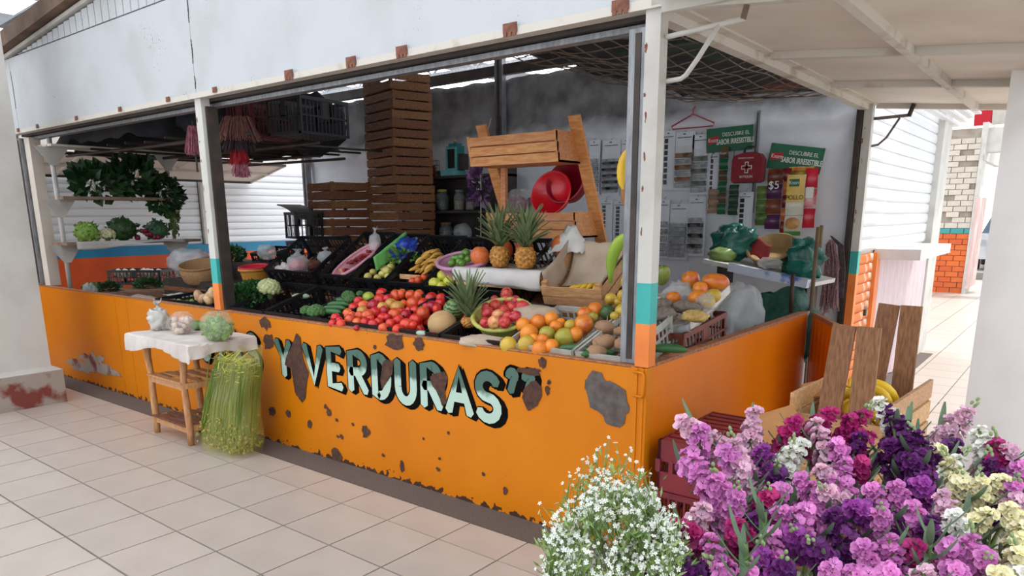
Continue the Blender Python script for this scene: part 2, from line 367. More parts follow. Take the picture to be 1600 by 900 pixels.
# ---- right side counter wall, gate leaf
wr = struct('wall_right')
MB().bb(-.02, 0, .06, 2.33, .012, HT).build('panel', ORANGER, wr)
MB().bb(-.05, .002, .06, 2.34, HT-.004, HT+.012).build('top_lip', M('worn_lip', (190,120,70)), wr)
MB().bb(-.05, 0, 2.33, 2.37, .012, HT+.01).build('end_stile', WHT, wr)
g = thing('gate_leaf', 'orange boarded half gate standing open beyond the side counter', 'gate', (.035, 2.36, .0), (0,0,-1.06))
for k in range(7): MB().bb(.02+k*.1, .112+k*.1, -.012, .012, .06, .90).build('board', ORANGER, g)
MB().bb(.0, .74, -.015, .015, .9, .925).bb(.0,.02,-.015,.015,.05,.9).build('gate_frame', M('worn_lip', (190,120,70)), g)
gp = MB().tube([(-.01,2.395,.0),(.0,2.39,.95),(.0,2.40,1.5)], .014).build('gate_pole', M('pole_brown', (120,96,70),(96,76,56),12,.7), None, True)
tag(gp, 'thin brown wooden pole standing upright where side counter meets gate', 'pole')

# ---- posts
def post(label, x0, x1, y0, y1, z0, z1, bands=True, base=WHT):
    t = thing('stall_post', label, 'post', ((x0+x1)/2, (y0+y1)/2, 0)); dx = (x1-x0)/2; dy = (y1-y0)/2
    if bands:
        MB().bb(-dx,dx,-dy,dy,z0,1.116).build('orange_band', ORP, t); MB().bb(-dx,dx,-dy,dy,1.116,1.295).build('teal_band', TEAL, t); z0 = 1.295
    MB().bb(-dx,dx,-dy,dy,z0,z1).build('shaft', base, t)
    if bands:
        for k in range(6): decal('chipped_rust', blob(-dx+rnd(.004,.02), 1.45+k*.15+rnd(0,.1), rnd(.003,.007), rnd(.008,.025), k+x0, 10), RUSTH, -dy-.0002, t, .0006)
    return t
post('white steel corner post with teal and orange bands at the counter corner', -.06, .008, -.006, .06, .922, 2.40)
post('white steel post with teal and orange bands halfway along the counter', -3.58, -3.50, -.006, .06, .922, 2.40)
post('cream steel post at the far left end of the counter', -6.93, -6.80, .05, .15, .922, 2.36, False, CREAM)
post('slim white steel post with coloured bands behind the pillar', -7.09, -7.05, -.006, .05, .922, 2.40)
post('white steel post with teal and orange bands at the back of the right side', -.03, .03, 3.43, 3.50, 0, 2.40)
def rail(label, x0, x1, y0, y1, z0, z1, mat=GALV):
    t = thing('shutter_rail', label, 'rail', ((x0+x1)/2, (y0+y1)/2, z0)); a = (x1-x0)/2; b = (y1-y0)/2
    MB().bb(-a, a, -b, b, 0, z1-z0).build('channel', mat, t); MB().bb(-a*.3, a*.3, -b-.004, -b, 0.02, z1-z0-.02).build('groove', DARKM, t)
rail('grey galvanised shutter rail beside the corner post', -.155, -.064, .03, .10, .925, 2.34)
rail('dark shutter rail beside the middle post', -3.497, -3.474, .02, .10, .925, 2.34, DARKM)
rail('grey shutter rail beside the far left post', -7.04, -6.95, .02, .1, .925, 2.36)
rail('dark shutter rail at the back corner by the white wall', -.075, -.035, 3.40, 3.46, 0, 2.38, DARKM)
rail('grey upright steel channel against the back wall', -3.64, -3.54, 3.36, 3.43, .9, 3.3)
rail('slim grey upright channel at the far back left corner', -7.02, -6.93, 3.36, 3.44, .6, 2.9)
rail('thin grey conduit pipe on the back wall between the green banners', -.865, -.842, 3.43, 3.455, 1.6, 2.43)

# ---- fascia over the front
nt = PANELW.node_tree; N = nt.nodes; L = nt.links; b = N['Principled BSDF']; src = b.inputs['Base Color'].links[0].from_socket     # flecks of lost paint and grime
tc = N.new('ShaderNodeTexCoord'); n1 = N.new('ShaderNodeTexNoise'); n1.inputs['Scale'].default_value = 70; n1.inputs['Detail'].default_value = 4; n2 = N.new('ShaderNodeTexNoise'); n2.inputs['Scale'].default_value = 2.6
L.new(tc.outputs['Object'], n1.inputs[0]); L.new(tc.outputs['Object'], n2.inputs[0])
ad = N.new('ShaderNodeMath'); ad.operation = 'MULTIPLY_ADD'; ad.inputs[1].default_value = .55; L.new(n2.outputs[0], ad.inputs[0]); L.new(n1.outputs[0], ad.inputs[2])
gt = N.new('ShaderNodeMapRange'); gt.inputs[1].default_value = .98; gt.inputs[2].default_value = 1.06; L.new(ad.outputs[0], gt.inputs[0])
mix = N.new('ShaderNodeMixRGB'); L.new(gt.outputs[0], mix.inputs[0]); L.new(src, mix.inputs[1]); mix.inputs[2].default_value = lin((104,100,96)); L.new(mix.outputs[0], b.inputs['Base Color'])
fa = struct('trim_1')
for a, b in ((-7.06,-6.86),(-6.855,-3.56),(-3.555,-.02)): MB().bb(a, b, 0, .025, 2.43, 3.07).build('panel', PANELW, fa)
MB().bb(-7.06, .03, -.02, .05, 2.392, 2.428).build('bottom_rail', RIBM, fa)
for x, z0, z1 in ((-6.857,2.62,2.96),(-3.557,2.88,3.07),(-3.557,2.62,2.78),(-3.557,2.46,2.54)):
    decal('crack', [(x-.006,z0),(x+.004,z0),(x+.012,(z0+z1)/2),(x+.005,z1),(x-.005,z1),(x-.002,(z0+z1)/2)], DARKM, -.0008, fa)
MB().bb(-7.0, -.08, .06, .13, 2.375, 2.40).build('shutter_track', DARKM, fa); MB().bb(-7.0, -.08, .10, .16, 2.345, 2.37).build('lower_track', GALV, fa)
MB().bb(-7.0, -.08, .13, .30, 2.40, 2.46).build('inner_beam', DARKM, fa)
for px, py in ((30,208),(60,203),(121,190),(189,176),(264,160),(337,146),(453,124),(550,105),(629,87),(798,49),(970,24)):
    p = at(px, py, Y=-.02); hs = .6 if px < 400 else 1; h = MB().box((0,-.004,0), (.08,.006,.042)).build('hinge', RUSTH, fa, loc=(p.x, -.022, 2.425)); h.scale = (hs,1,hs)
    for sx_ in (-1,0,1): MB().box((sx_*.027,-.006,-.026), (.018,.006,.02)).build('hinge_finger', RUSTH, h)
zr = lambda x: 3.085+.1*(min(x, -7-x)+7.06) if x > -3.5 else 3.075+.1*(x+6.9)
k = -7.0
while k < -3.6:
    z1 = 3.075+.1*(k+6.75)
    if z1 > 3.085: MB().bb(k+.006, k+.114, .004, .022, 3.082, z1).build('slat', PANELW, fa)
    k += .12
MB().poly([(-7.0,.024,3.06),(-3.5,.024,3.06),(-3.5,.024,3.39),(-7.0,.024,3.07)], (0,1,0), .008).build('slat_backing', DARKM, fa)
mb = MB().bar((-7.06,.0,3.075),(-3.5,.0,3.42), .05, .03); mb.bar((-3.5,.0,3.42),(.05,.0,3.075), .05, .03); mb.build('gable_rail', WHT, fa)
BEAM = M('brown_beam', (116,92,74), (92,72,58), 6, .8, bump=.2)
mb = MB().bar((-7.5,-.05,3.12),(-3.5,-.05,3.52), .10, .13); mb.bar((-3.5,-.05,3.52),(.3,-.05,3.13), .10, .13); mb.build('rafter', BEAM, fa)
MB().poly([(-3.5,.0,3.07),(-.02,0,3.07),(-3.5,0,3.40)], (0,1,0), .02).build('gable_sheet', PANELW, fa)
# stall roof sheets (seen only as the shade they cast)
rf = struct('trim_2')
mb = MB().add([(-7.2,.06,3.42),(-3.5,.06,3.56),(-3.5,3.2,3.56),(-7.2,3.2,3.42)], [(0,1,2,3)]); solid(mb.build('roof_sheet', ROOFM, rf), .02)
mb = MB().add([(-3.5,.06,3.56),(.1,.06,3.42),(.1,3.2,3.42),(-3.5,3.2,3.56)], [(0,1,2,3)]); solid(mb.build('roof_sheet', ROOFM, rf), .02)
mb = MB(); mb.bar((-7.0,3.42,3.06),(.0,3.42,3.06), .07, .10); mb.bar((-3.59,3.40,2.4),(-3.59,3.40,3.3), .08, .08); mb.build('roof_beam', DARKM, rf)

# ---- back wall, with an uneven plaster top
wb = struct('wall_back')
def wtop(x): return 2.99+.012*math.sin(x*2.1)+.008*math.sin(x*9.3+1)+.006*math.sin(x*23)-(.40*max(0, (x+1.6)/1.6) if x > -1.6 else 0)
def wpt(u, v):
    x = -7.0+7.0*u; z = wtop(x)*v; ro = .02 if z > 2.3 else .004
    return (x, 3.48-ro*noise.noise(Vector((x*2.2, z*3, 0)))*1.5-(.03 if 2.28 < z < 2.5 else 0), z)
nt = PLASTER.node_tree; N = nt.nodes; L = nt.links; b = N['Principled BSDF']; src = b.inputs['Base Color'].links[0].from_socket   # unpainted cement above the painted part
tc = N.new('ShaderNodeTexCoord'); sx = N.new('ShaderNodeSeparateXYZ'); nz = N.new('ShaderNodeTexNoise'); nz.inputs['Scale'].default_value = 2.2; nz.inputs['Detail'].default_value = 6
L.new(tc.outputs['Object'], sx.inputs[0]); L.new(tc.outputs['Object'], nz.inputs[0])
ad = N.new('ShaderNodeMath'); ad.operation = 'MULTIPLY_ADD'; ad.inputs[1].default_value = .35; L.new(nz.outputs[0], ad.inputs[0]); L.new(sx.outputs[2], ad.inputs[2])
mr = N.new('ShaderNodeMapRange'); mr.inputs[1].default_value = 2.52; mr.inputs[2].default_value = 2.68; L.new(ad.outputs[0], mr.inputs[0])
nz2 = N.new('ShaderNodeTexNoise'); nz2.inputs['Scale'].default_value = 3.5; nz2.inputs['Detail'].default_value = 8; L.new(tc.outputs['Object'], nz2.inputs[0])
cr = N.new('ShaderNodeValToRGB'); cr.color_ramp.elements[0].position = .35; cr.color_ramp.elements[1].position = .65; cr.color_ramp.elements[0].color = lin((96,95,96)); cr.color_ramp.elements[1].color = lin((150,150,152)); L.new(nz2.outputs[0], cr.inputs[0])
mix = N.new('ShaderNodeMixRGB'); L.new(mr.outputs[0], mix.inputs[0]); L.new(src, mix.inputs[1]); L.new(cr.outputs[0], mix.inputs[2]); L.new(mix.outputs[0], b.inputs['Base Color'])
o = MB().grid(wpt, 90, 60).build('plaster', PLASTER, wb, True)
solid(o, .12, -1)

# ---- left side: low wall
wl = struct('wall_left')
MB().bb(-7.07,-7.03,.05,3.4,.012,.80).build('panel', DARKM, wl)

# ---- big pillars
pl_ = struct('trim_3')
MB().bb(-6.25,-5.63,-1.1,-.45,.31,5.0).build('shaft', CONC, pl_)
MB().bb(-6.5,-5.46,-1.3,-.42,0,.30).build('pedestal', CONCB, pl_)
MB().add([(-6.5,-1.3,.30),(-5.46,-1.3,.30),(-5.46,-.42,.30),(-6.5,-.42,.30),(-6.3,-1.15,.315),(-5.61,-1.15,.315),(-5.61,-.44,.315),(-6.3,-.44,.315)], [(0,1,5,4),(1,2,6,5),(2,3,7,6),(3,0,4,7),(4,5,6,7)]).build('pedestal_top', CONC, pl_)
pr = struct('trim_4')
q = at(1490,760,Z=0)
MB().bb(q.x, q.x+.55, q.y, q.y+.55, 0, 5.0).build('shaft', CONCLIT, pr)
# ================================================================ AWNING, LOFT, NEIGHBOURS
az = lambda x: 2.415-.10*x
aw = struct('trim_5')
for (y0, y1) in ((-1.6,-.0),(.0,1.2),(1.2,2.32),(2.32,3.56)):
    for (x0, x1) in ((.04,.68),(.70,1.3)):
        MB().add([(x0,y0+.01,az(x0)),(x1,y0+.01,az(x1)),(x1,y1-.01,az(x1)),(x0,y1-.01,az(x0)),(x0,y0+.01,az(x0)+.01),(x1,y0+.01,az(x1)+.01),(x1,y1-.01,az(x1)+.01),(x0,y1-.01,az(x0)+.01)],
            [(3,2,1,0),(4,5,6,7),(0,1,5,4),(1,2,6,5),(2,3,7,6),(3,0,4,7)]).build('sheet', CREAM, aw)
for y in (-.0,1.2,2.32,3.55): MB().bar((.03,y,az(.03)-.018),(1.3,y,az(1.3)-.018), .05, .035).build('rib', RIBM, aw)
for x in (.69,1.29): MB().bar((x,-1.6,az(x)-.022),(x,3.57,az(x)-.022), .04, .04).build('rib', RIBM, aw)
MB().bb(-.03,.05,-.02,3.56,2.40,2.45).build('side_beam', RIBM, aw)
MB().bb(-.06,.0,.06,3.45,2.36,2.40).build('shutter_track', RIBM, aw)
MB().bb(.03,1.3,-.05,-.02,2.36,2.44).build('front_edge', WHT, aw)
pb = thing('awning_prop', 'white bent pipe prop on the corner post holding the awning', 'pipe', (.01,.03,2.0))
o = Vector((.01,.03,2.0)); f_ = lambda l: [at(x,y,Y=yy)-o for x, y, yy in l]
MB().tube(f_([(1042,58,.03),(1100,44,.02),(1163,28,.0)]), .011).build('arm', WHT, pb, True)
MB().tube(f_([(1124,38,.01),(1090,92,.02),(1072,117,.03),(1064,123,.03),(1042,127,.03)]), .010).build('brace', WHT, pb, True)
MB().tube(f_([(1161,30,.0),(1166,12,.0),(1170,-10,.0)]), .012).build('strap', M('weathered_wood', (120,104,92), (98,84,74), 20, .8), pb, True)
pb2 = thing('awning_prop', 'thin rusty prop rods on the back post under the awning', 'pipe', (.03,3.5,2.2)); o = Vector((.03,3.5,2.2))
RODM = M('grey_rod', (120,112,110), (92,80,74), 20, .6)
MB().tube(f_([(1352,187,3.5),(1420,180,3.5)]), .012).build('rod', RODM, pb2, True)
MB().tube(f_([(1345,232,3.5),(1372,226,3.5),(1385,215,3.5),(1406,184,3.5)]), .009).build('rod', RODM, pb2, True)
MB().tube(f_([(1420,182,3.5),(1428,162,3.5)]), .016).build('rod', DARKM, pb2, True)

# wire mesh hung under the roof on the right, dark sheet and boxes lying on it
MH = [(at(*p, Z=z)) for p, z in (((1040,24),2.40),((1290,155),2.42),((1135,166),2.42),((850,62),2.42))]
def mesh_pt(u, v, dz=0):
    x = -.10-1.25*v; y = .12+3.0*u; z = 2.46-.10*math.sin(PI*u*.95)*math.sin(PI*min(1,v*1.1+.1))+.04*v+.012*math.sin(u*23+v*11)
    return Vector((x, y, z+dz))
nm = thing('wire_mesh', 'sagging rusty wire mesh slung under the roof at the right', 'mesh')
WIRE = M('wire', (128,112,102), (96,80,70), 30, .6, metal=.3); 
for i in range(23): MB().tube([mesh_pt(i/22, j/10) for j in range(11)], .0035, 5).build('wire', WIRE, nm)
for j in range(12): MB().tube([mesh_pt(i/16, j/11) for i in range(17)], .0035, 5).build('wire', WIRE, nm)
MB().tube([mesh_pt(i/16, 0, .0) for i in range(17)], .013, 6).build('edge_pole', M('pole_pale', (156,136,122), (130,110,98), 20, .7), nm)
TARP = M('black_tarp', (26,27,30), (40,42,48), 7, .7, bump=.4)
o = MB().grid(lambda u, v: mesh_pt(u*.97, .06+v*.94, .03+.05*abs(noise.noise(Vector((u*6, v*5, 1))))), 30, 14).build('dark_sheet', TARP, None, True); solid(o, .006)
tag(o, 'dark tarpaulin lying on the wire mesh under the roof', 'tarpaulin')
for (u, v, sx, sy, sz, c, nm_, lb, ct) in ((.30,.25,.5,.5,.2,(34,58,48),'storage_box','dark green box stored on the wire mesh','box'),(.74,.16,.30,.55,.22,(120,52,40),'storage_box','brick red box stored on the wire mesh','box')):
    p = mesh_pt(u, v, .14); o = MB().box((0,0,sz/2), (sx,sy,sz)).box((0,0,sz), (sx*.9,sy*.9,.02)).build(nm_, M('box_%d'%c[0], c, tuple(int(a*.8) for a in c), 6, .7), None, loc=(p.x, p.y, p.z-.11)); tag(o, lb, ct)
# loft over the left half: poles with loads
lo_ = thing('loft_rack', 'dark pole rack under the roof over the left half', 'rack')
for k in range(8):
    x = -6.9+k*.36; MB().tube([(x,.35,2.24+rnd(-.01,.01)),(x+rnd(-.05,.05),1.4,2.23),(x+rnd(-.1,.1),2.5,2.25)], .012, 6).build('pole', DARKM, lo_)
for y, xe in ((.43,-3.6),(1.2,-3.8),(2.0,-4.8),(2.45,-5.0)): MB().tube([(-6.95,y,2.215),(-5.2,y,2.2),(xe,y,2.2)], .015, 6).build('pole', DARKM, lo_)
o = MB().grid(lambda u, v: (-7.0+1.9*u, .3+2.2*v, 2.275+.10*abs(noise.noise(Vector((u*5, v*4, 4))))+.55*min(1,3*math.sin(PI*u))*min(1,2.5*math.sin(PI*v))), 26, 18).build('dark_sheet', TARP, None, True); solid(o, .01)
tag(o, 'dark tarpaulin heaped on the loft at the far left', 'tarpaulin')
BUNDLE = M('dark_bundle', (24,26,34), (38,40,50), 9, .8, bump=.4)
o = MB().ball((0,0,0), 1, 20, 12, (.28,.42,.27), .35, 2.5, 3).build('bundle', BUNDLE, None, True, loc=(-4.80,1.85,2.50)); tag(o, 'black cloth bundle on the loft beside the red crate', 'bundle')
o = MB().ball((0,0,0), 1, 20, 12, (.24,.38,.20), .35, 2.5, 8).build('bundle', BUNDLE, None, True, loc=(-4.86,.95,2.44)); tag(o, 'dark cloth bundle on the loft above the middle post', 'bundle')

# dusters with fringes hanging from the loft
def fringe(name, label, loc, rings, mats):
    t = thing(name, label, 'duster', loc)
    MB().tube([(0,0,.10),(0,0,-.30)], .008, 6).build('stick', DARKM, t)
    for (z0, z1, r), mt in zip(rings, mats):
        mb = MB()
        for k in range(320):
            a = rnd(0, 2*PI); q = r*math.sqrt(rnd(.1, 1)); x, y = q*math.cos(a), q*math.sin(a)
            mb.bar((x*.6,y*.6,z0-rnd(0,.02)), (x+rnd(-.02,.02), y+rnd(-.02,.02), z1+rnd(-.03,.02)), .005, .003)
        mb.build('fringe', mt, t, stuff=True)
PKP = M('pink_fringe', (180,120,136), (146,78,94), 30, .9); SAL = M('salmon_fringe', (136,92,82), (110,70,62), 30, .9); RDF = M('red_fringe', (176,36,46), (140,24,34), 30, .9); DKF = M('dark_fringe', (66,50,56), (46,36,42), 30, .9)  # fringe colours dimmed for the shade the dusters hang in
p = at(372,215,Y=.45)
fringe('fringed_duster', 'fringed duster in salmon, dark, red and pink hanging beside the middle post', (p.x,.45,2.20), [(.14,-.02,.17),(.02,-.10,.12),(-.06,-.19,.07),(-.16,-.28,.06)], [SAL, DKF, RDF, PKP])
p = at(303,212,Y=.4)
fringe('fringed_duster', 'small dusty pink duster hanging left of the middle post', (p.x,.4,2.25), [(.06,-.14,.07)], [PKP])

# ---- roller shutter builder (slats are parts)
def shutter(parent, x, y0, y1, z0, z1, mat, n, bulge=.02, sgn=1):
    h = (z1-z0)/n; prof = [(-.5,-1.2),(-.46,.4),(-.3,.85),(0,1),(.3,.85),(.42,.5),(.47,-1.2)]
    mb = MB(); v = []
    for (t, b) in prof: v += [(sgn*bulge*b, 0, h*t), (sgn*bulge*b, y1-y0, h*t)]
    f = [(2*i, 2*i+1, 2*i+3, 2*i+2) for i in range(len(prof)-1)]
    me = mb.add(v, f).mesh('slat', mat)
    for k in range(n): put('slat', me, parent, (x, y0, z0+h*(k+.5)))
SHW = M('shutter_white', (226,228,230), (206,208,212), 3, .45, lo=.4, hi=.8, stretch=(1,.4,6))
# neighbour across the left aisle
ns = thing('neighbour_stall', 'closed stall across the left aisle with white shutters over orange and blue', 'stall', (-8.9,0,0))
MB().bb(-.1,0,-3,7,0,1.08).build('orange_wall', ORWALL, ns); MB().bb(-.1,.002,-3,7,1.08,1.21).build('blue_band', TEALB, ns)
MB().bb(-.2,-.06,-3,7,1.2,2.9).build('backing', WHT, ns)
ysp = at(315,300,X=-8.9).y
for y0, y1 in ((-.5,ysp-.05),(ysp+.27,6.2)):
    sh = MB().bb(-.05,-.045,y0,y1,1.21,2.45).build('shutter', SHW, ns); shutter(sh, -.04, y0, y1, 1.21, 2.33, SHW, 11)
MB().bb(-.05,.03,ysp-.03,ysp+.25,1.21,2.5).build('pilaster', WHT, ns)
MB().bb(-.05,.03,6.2,6.4,0,2.5).build('pilaster', WHT, ns)
for y0, y1 in ((-.6,1.0),(1.0,2.3),(2.3,3.75)):
    MB().add([(.02,y0+.02,2.12),(.95,y0+.02,2.33),(.95,y1-.02,2.33),(.02,y1-.02,2.12),(.02,y0+.02,2.135),(.95,y0+.02,2.345),(.95,y1-.02,2.345),(.02,y1-.02,2.135)], [(3,2,1,0),(4,5,6,7),(0,1,5,4),(1,2,6,5),(2,3,7,6),(3,0,4,7)]).build('awning_sheet', CREAM, ns)
for x, z in ((.03,2.11),(.5,2.215),(.95,2.32)): MB().bar((x,-.6,z),(x,3.76,z), .04, .03).build('awning_rib', DARKM if x != .5 else RIBM, ns)
for y in (1.0,2.3,3.75): MB().bar((.02,y,2.11),(.95,y,2.32), .03, .03).build('awning_rib', RIBM, ns)

# neighbour further along the right side
nr = thing('neighbour_stall', 'next stall on the right with a white roller shutter and counter shelf', 'stall', (.02,3.55,0))
MB().bb(-.3,-.03,0,3.0,0,3.0).build('backing', WHT, nr)
sh = MB().bb(-.03,-.025,.0,2.85,1.28,2.6).build('shutter', SHW, nr); shutter(sh, -.02, .02, 2.85, 1.28, 2.62, SHW, 13, .013)
SHO = M('shutter_orange', (216,112,30), (232,214,196), 3.2, .5, lo=.52, hi=.56, stretch=(1,1,.6))
lw = MB().bb(-.03,-.025,0,.62,.02,1.26).build('lower_shutter', SHO, nr); shutter(lw, -.02, .02, .50, .05, 1.26, SHO, 15, .010)
MB().bb(-.03,.02,.50,.66,0,1.26).build('orange_stile', ORP, nr)
STRC = M('curtain', (226,206,210), (206,184,190), 14, .5, stretch=(.3,6,.5), lo=.3, hi=.7)
o = MB().grid(lambda u, v: (.02+.012*math.sin(u*60), .64+2.25*u, .02+1.2*v), 80, 4).build('counter_curtain', STRC, nr, True)
MB().bb(-.02,.34,.55,2.15,1.20,1.29).build('counter_shelf', M('shelf_white', (214,212,212), (200,196,194), 4, .5), nr)
MB().bb(-.03,.05,2.85,3.35,0,2.72).build('end_post', WHT, nr)
for k in range(6):
    a = k*.065; MB().bb(.02+a,.085+a,1.2,3.6,2.55+a*.6,2.575+a*.6).build('canopy_slat', SHW, nr)
o = thing('padlock', 'small dark padlock hanging on the orange shutter frame', 'padlock', (.06,3.72,.80)); MB().box((0,0,-.02),(.02,.04,.05)).build('body', DARKM, o); MB().tube([(0,-.014,0),(0,-.014,.03),(0,0,.042),(0,.014,.03),(0,.014,0)], .005, 6).build('shackle', GALV, o)

# brick doorway at the far end of the aisle
bw = thing('brick_pillar', 'half painted brick pier with orange base by the bright doorway', 'pillar', (0,14.4,0))
BRW = M('brick_white', (206,198,186), (182,172,158), 3, .85, rand=.06); BRO = M('brick_orange', (214,104,44), (196,88,36), 3, .7, rand=.08); BRT = M('brick_teal', (64,150,150), None, rough=.7, rand=.05)
MB().bb(-1.9,-.52,.03,.5,0,3.2).build('core', M('mortar', (160,150,138), (140,128,116), 6, .9), bw)
bm_ = {}
for r_ in range(28):
    z = r_*.108+.004; mt = BRO if z < 1.12 else BRT if z < 1.24 else BRW
    for c in range(6):
        x = -1.42+c*.235-(.117 if r_ % 2 else 0); x1 = min(x+.222, -.51)
        if x1-x < .05 or (z > 1.3 and noise.noise(Vector((c*1.3, r_*.9, 2))) > .32): continue
        key = (mt.name, round(x1-x, 3))
        if key not in bm_: bm_[key] = MB().bb(0, x1-x, -.0, .05, 0, .098).mesh('brick', mt)
        put('brick', bm_[key], bw, (x, rnd(-.012,.004), z))
MB().bb(-.5,-.44,-.05,.6,0,2.7).build('door_frame', WHT, bw); MB().bb(-.52,-.42,.02,3.0,2.6,3.3).build('lintel', WHT, bw)
MB().bb(-.45,-.41,-.08,1.2,.1,1.9).build('door_leaf', M('door_pink', (222,196,190), (206,170,164), 4, .6), bw)
MB().bb(-.52,3,.1,.5,2.75,3.2).build('beam', WHT, bw)
# street beyond: kerb and a parked car
ca = thing('parked_car', 'silver car parked in the street beyond the doorway', 'car', (-.35,21.6,0))
CARP = M('car_paint', (196,200,206), (186,190,196), 4, .25, metal=.2, coat=.5); CARG = M('car_glass', (70,82,92), None, rough=.1)
prof = [(-.9,.35),(-.9,.85),(-.82,.98),(-.78,1.02),(.78,1.02),(.82,.98),(.9,.85),(.9,.35)]
mb = MB().poly([(x,0,z) for x, z in prof], (0,1,0), 1.2); mb.build('hood', CARP, ca)
mb = MB().add([(-.80,1.0,1.0),(.80,1.0,1.0),(.62,1.75,1.62),(-.62,1.75,1.62),(-.80,3.6,1.0),(.80,3.6,1.0),(.62,3.2,1.62),(-.62,3.2,1.62)], [(0,1,2,3),(5,4,7,6),(1,5,6,2),(4,0,3,7),(3,2,6,7)]); mb.build('cabin', CARG, ca)
MB().bb(-.9,.9,1.2,4.0,.35,1.0).build('body', CARP, ca); MB().bb(-.62,.62,1.72,3.25,1.60,1.68).build('roof', CARP, ca)
MB().bb(-.5,.5,-.03,.02,.55,.78).build('grille', DARKM, ca); MB().bb(-.88,.88,-.06,.05,.33,.52).build('bumper', CARP, ca)
for s in (-1,1):
    MB().bb(min(s*.55,s*.84),max(s*.55,s*.84),-.03,.03,.70,.86).build('headlamp', GLASS, ca)
    for y in (.8,3.2): MB().tube([(s*.72,y,.32),(s*.92,y,.32)], .32, 16).build('wheel', BLK, ca, True)
o = MB().bb(-3,4,18.2,18.5,0.004,.18).build('street_kerb', M('kerb', (150,146,140), (130,126,120), 6, .9)); o['kind'] = 'structure'; o.name = 'trim_6'
o = thing('street_awning', 'red and white awning scrap above the far doorway', 'awning', (.1,16,3.7))
for k in range(5): MB().box((-.8+k*.32,0,0), (.31,.5,.45), rotm(.5)).build('stripe', M('awn_red', (196,30,48)) if k % 2 == 0 else WHT, o)
# ================================================================ CRATES, STANDS
CACHE = {}
def lattice(L_, h, th, pitch=.04, axis='x'):
    mb = MB(); ax = (lambda a, b, c: (a, b, c)) if axis == 'x' else (lambda a, b, c: (b, a, c))
    def B(a0, a1, c0, c1, t=th):
        s = ax(a1-a0, t, c1-c0); mb.box(ax((a0+a1)/2, 0, (c0+c1)/2), s)
    B(-L_/2, L_/2, 0, .022); B(-L_/2, L_/2, h-.028, h, th*2.2); B(-L_/2, L_/2, h*.5-.006, h*.5+.006)
    B(-L_/2, -L_/2+.025, 0, h); B(L_/2-.025, L_/2, 0, h)
    n = max(2, round((L_-.05)/pitch))
    for k in range(1, n): x = -L_/2+.025+(L_-.05)*k/n; B(x-.005, x+.005, .02, h-.02, th*.8)
    B(-.03, .03, h*.45, h-.01)
    return mb
def pcrate(name, label, F, w, d, h, tilt, mat=BLK, group=None, rz=0, anchor='front'):
    R = Euler((tilt, 0, rz)).to_matrix(); F = Vector(F)
    loc = F - R @ Vector((0, -d/2, h)) if anchor == 'front' else F
    t = thing(name, label, 'crate', loc, (tilt, 0, rz), group)
    key = (round(w,3), round(d,3), round(h,3), mat.name)
    if key not in CACHE:
        g = MB(); n = max(3, round(w/.05))
        for k in range(n+1): x = -w/2+.01+(w-.02)*k/n; g.bb(x-.006, x+.006, -d/2, d/2, 0, .006)
        for k in range(7): y = -d/2+.01+(d-.02)*k/6; g.bb(-w/2, w/2, y-.012, y+.012, 0, .006)
        CACHE[key] = (lattice(w, h, .006).mesh('side', mat), lattice(d, h, .006, axis='y').mesh('side', mat), g.mesh('base', mat))
    a, b, c = CACHE[key]
    put('side', a, t, (0,-d/2,0)); put('side', a, t, (0,d/2,0)); put('side', b, t, (-w/2,0,0)); put('side', b, t, (w/2,0,0)); put('base', c, t)
    return t
def wcrate(name, label, loc, w, d, h, rot=(0,0,0), mat=WOODD, group=None, rows=2, post_h=None):
    t = thing(name, label, 'crate', loc, rot, group); th = .008; ph = post_h or h
    key = ('w', round(w,3), round(d,3), round(h,3), rows, mat.name, ph)
    if key not in CACHE:
        sh = h/rows; g = sh*.16
        CACHE[key] = (MB().bb(-w/2, w/2, -th/2, th/2, 0, sh-g).mesh('slat', mat), MB().bb(-th/2, th/2, -d/2, d/2, 0, sh-g).mesh('slat', mat), MB().bb(-.016,.016,-.016,.016,0,ph).mesh('corner_post', mat), MB().bb(-w/2, w/2, -d*.14, d*.14, 0, .008).mesh('base_board', mat))
    a, b, c, e = CACHE[key]; sh = h/rows
    for k in range(rows):
        for s in (-1, 1): put('slat', a, t, (0, s*(d/2), k*sh+.006)); put('slat', b, t, (s*(w/2), 0, k*sh+.006))
    for sx_ in (-1, 1):
        for sy in (-1, 1): put('corner_post', c, t, (sx_*(w/2-.021), sy*(d/2-.021), .0))
    for k in (-1, 0, 1): put('base_board', e, t, (0, k*d*.33, 0))
    return t
T1 = math.atan2(.15, .5); T2 = math.atan2(.31, .47)
P1 = (.05,.95,.55,1.10); P2 = (.6,1.15,1.08,1.46)
# sloping stand under the crates
st = thing('display_stand', 'stepped wooden stand carrying the produce crates behind the counter', 'stand')
def sboard(x0, x1, y0, z0, y1, z1): return MB().add([(x0,y0,z0),(x1,y0,z0),(x1,y1,z1),(x0,y1,z1),(x0,y0,z0-.02),(x1,y0,z0-.02),(x1,y1,z1-.02),(x0,y1,z1-.02)], [(0,1,2,3),(7,6,5,4),(0,4,5,1),(1,5,6,2),(2,6,7,3),(3,7,4,0)])
R1 = rotm(T1); R2 = rotm(T2)
b1 = Vector((0,.04,.945))-R1 @ Vector((0,0,.152)); b1e = b1+R1 @ Vector((0,.5,0))
for k in range(4): a = b1+(b1e-b1)*(k/4); b = b1+(b1e-b1)*((k+.92)/4); sboard(-3.5,-.08,a.y,a.z,b.y,b.z).build('board', WOODD, st)
b2 = Vector((0,.6,1.145))-R2 @ Vector((0,0,.202)); b2e = b2+R2 @ Vector((0,.58,0))
for k in range(4): a = b2+(b2e-b2)*(k/4); b = b2+(b2e-b2)*((k+.92)/4); sboard(-3.9,-.55,a.y,a.z,b.y,b.z).build('board', WOODD, st)
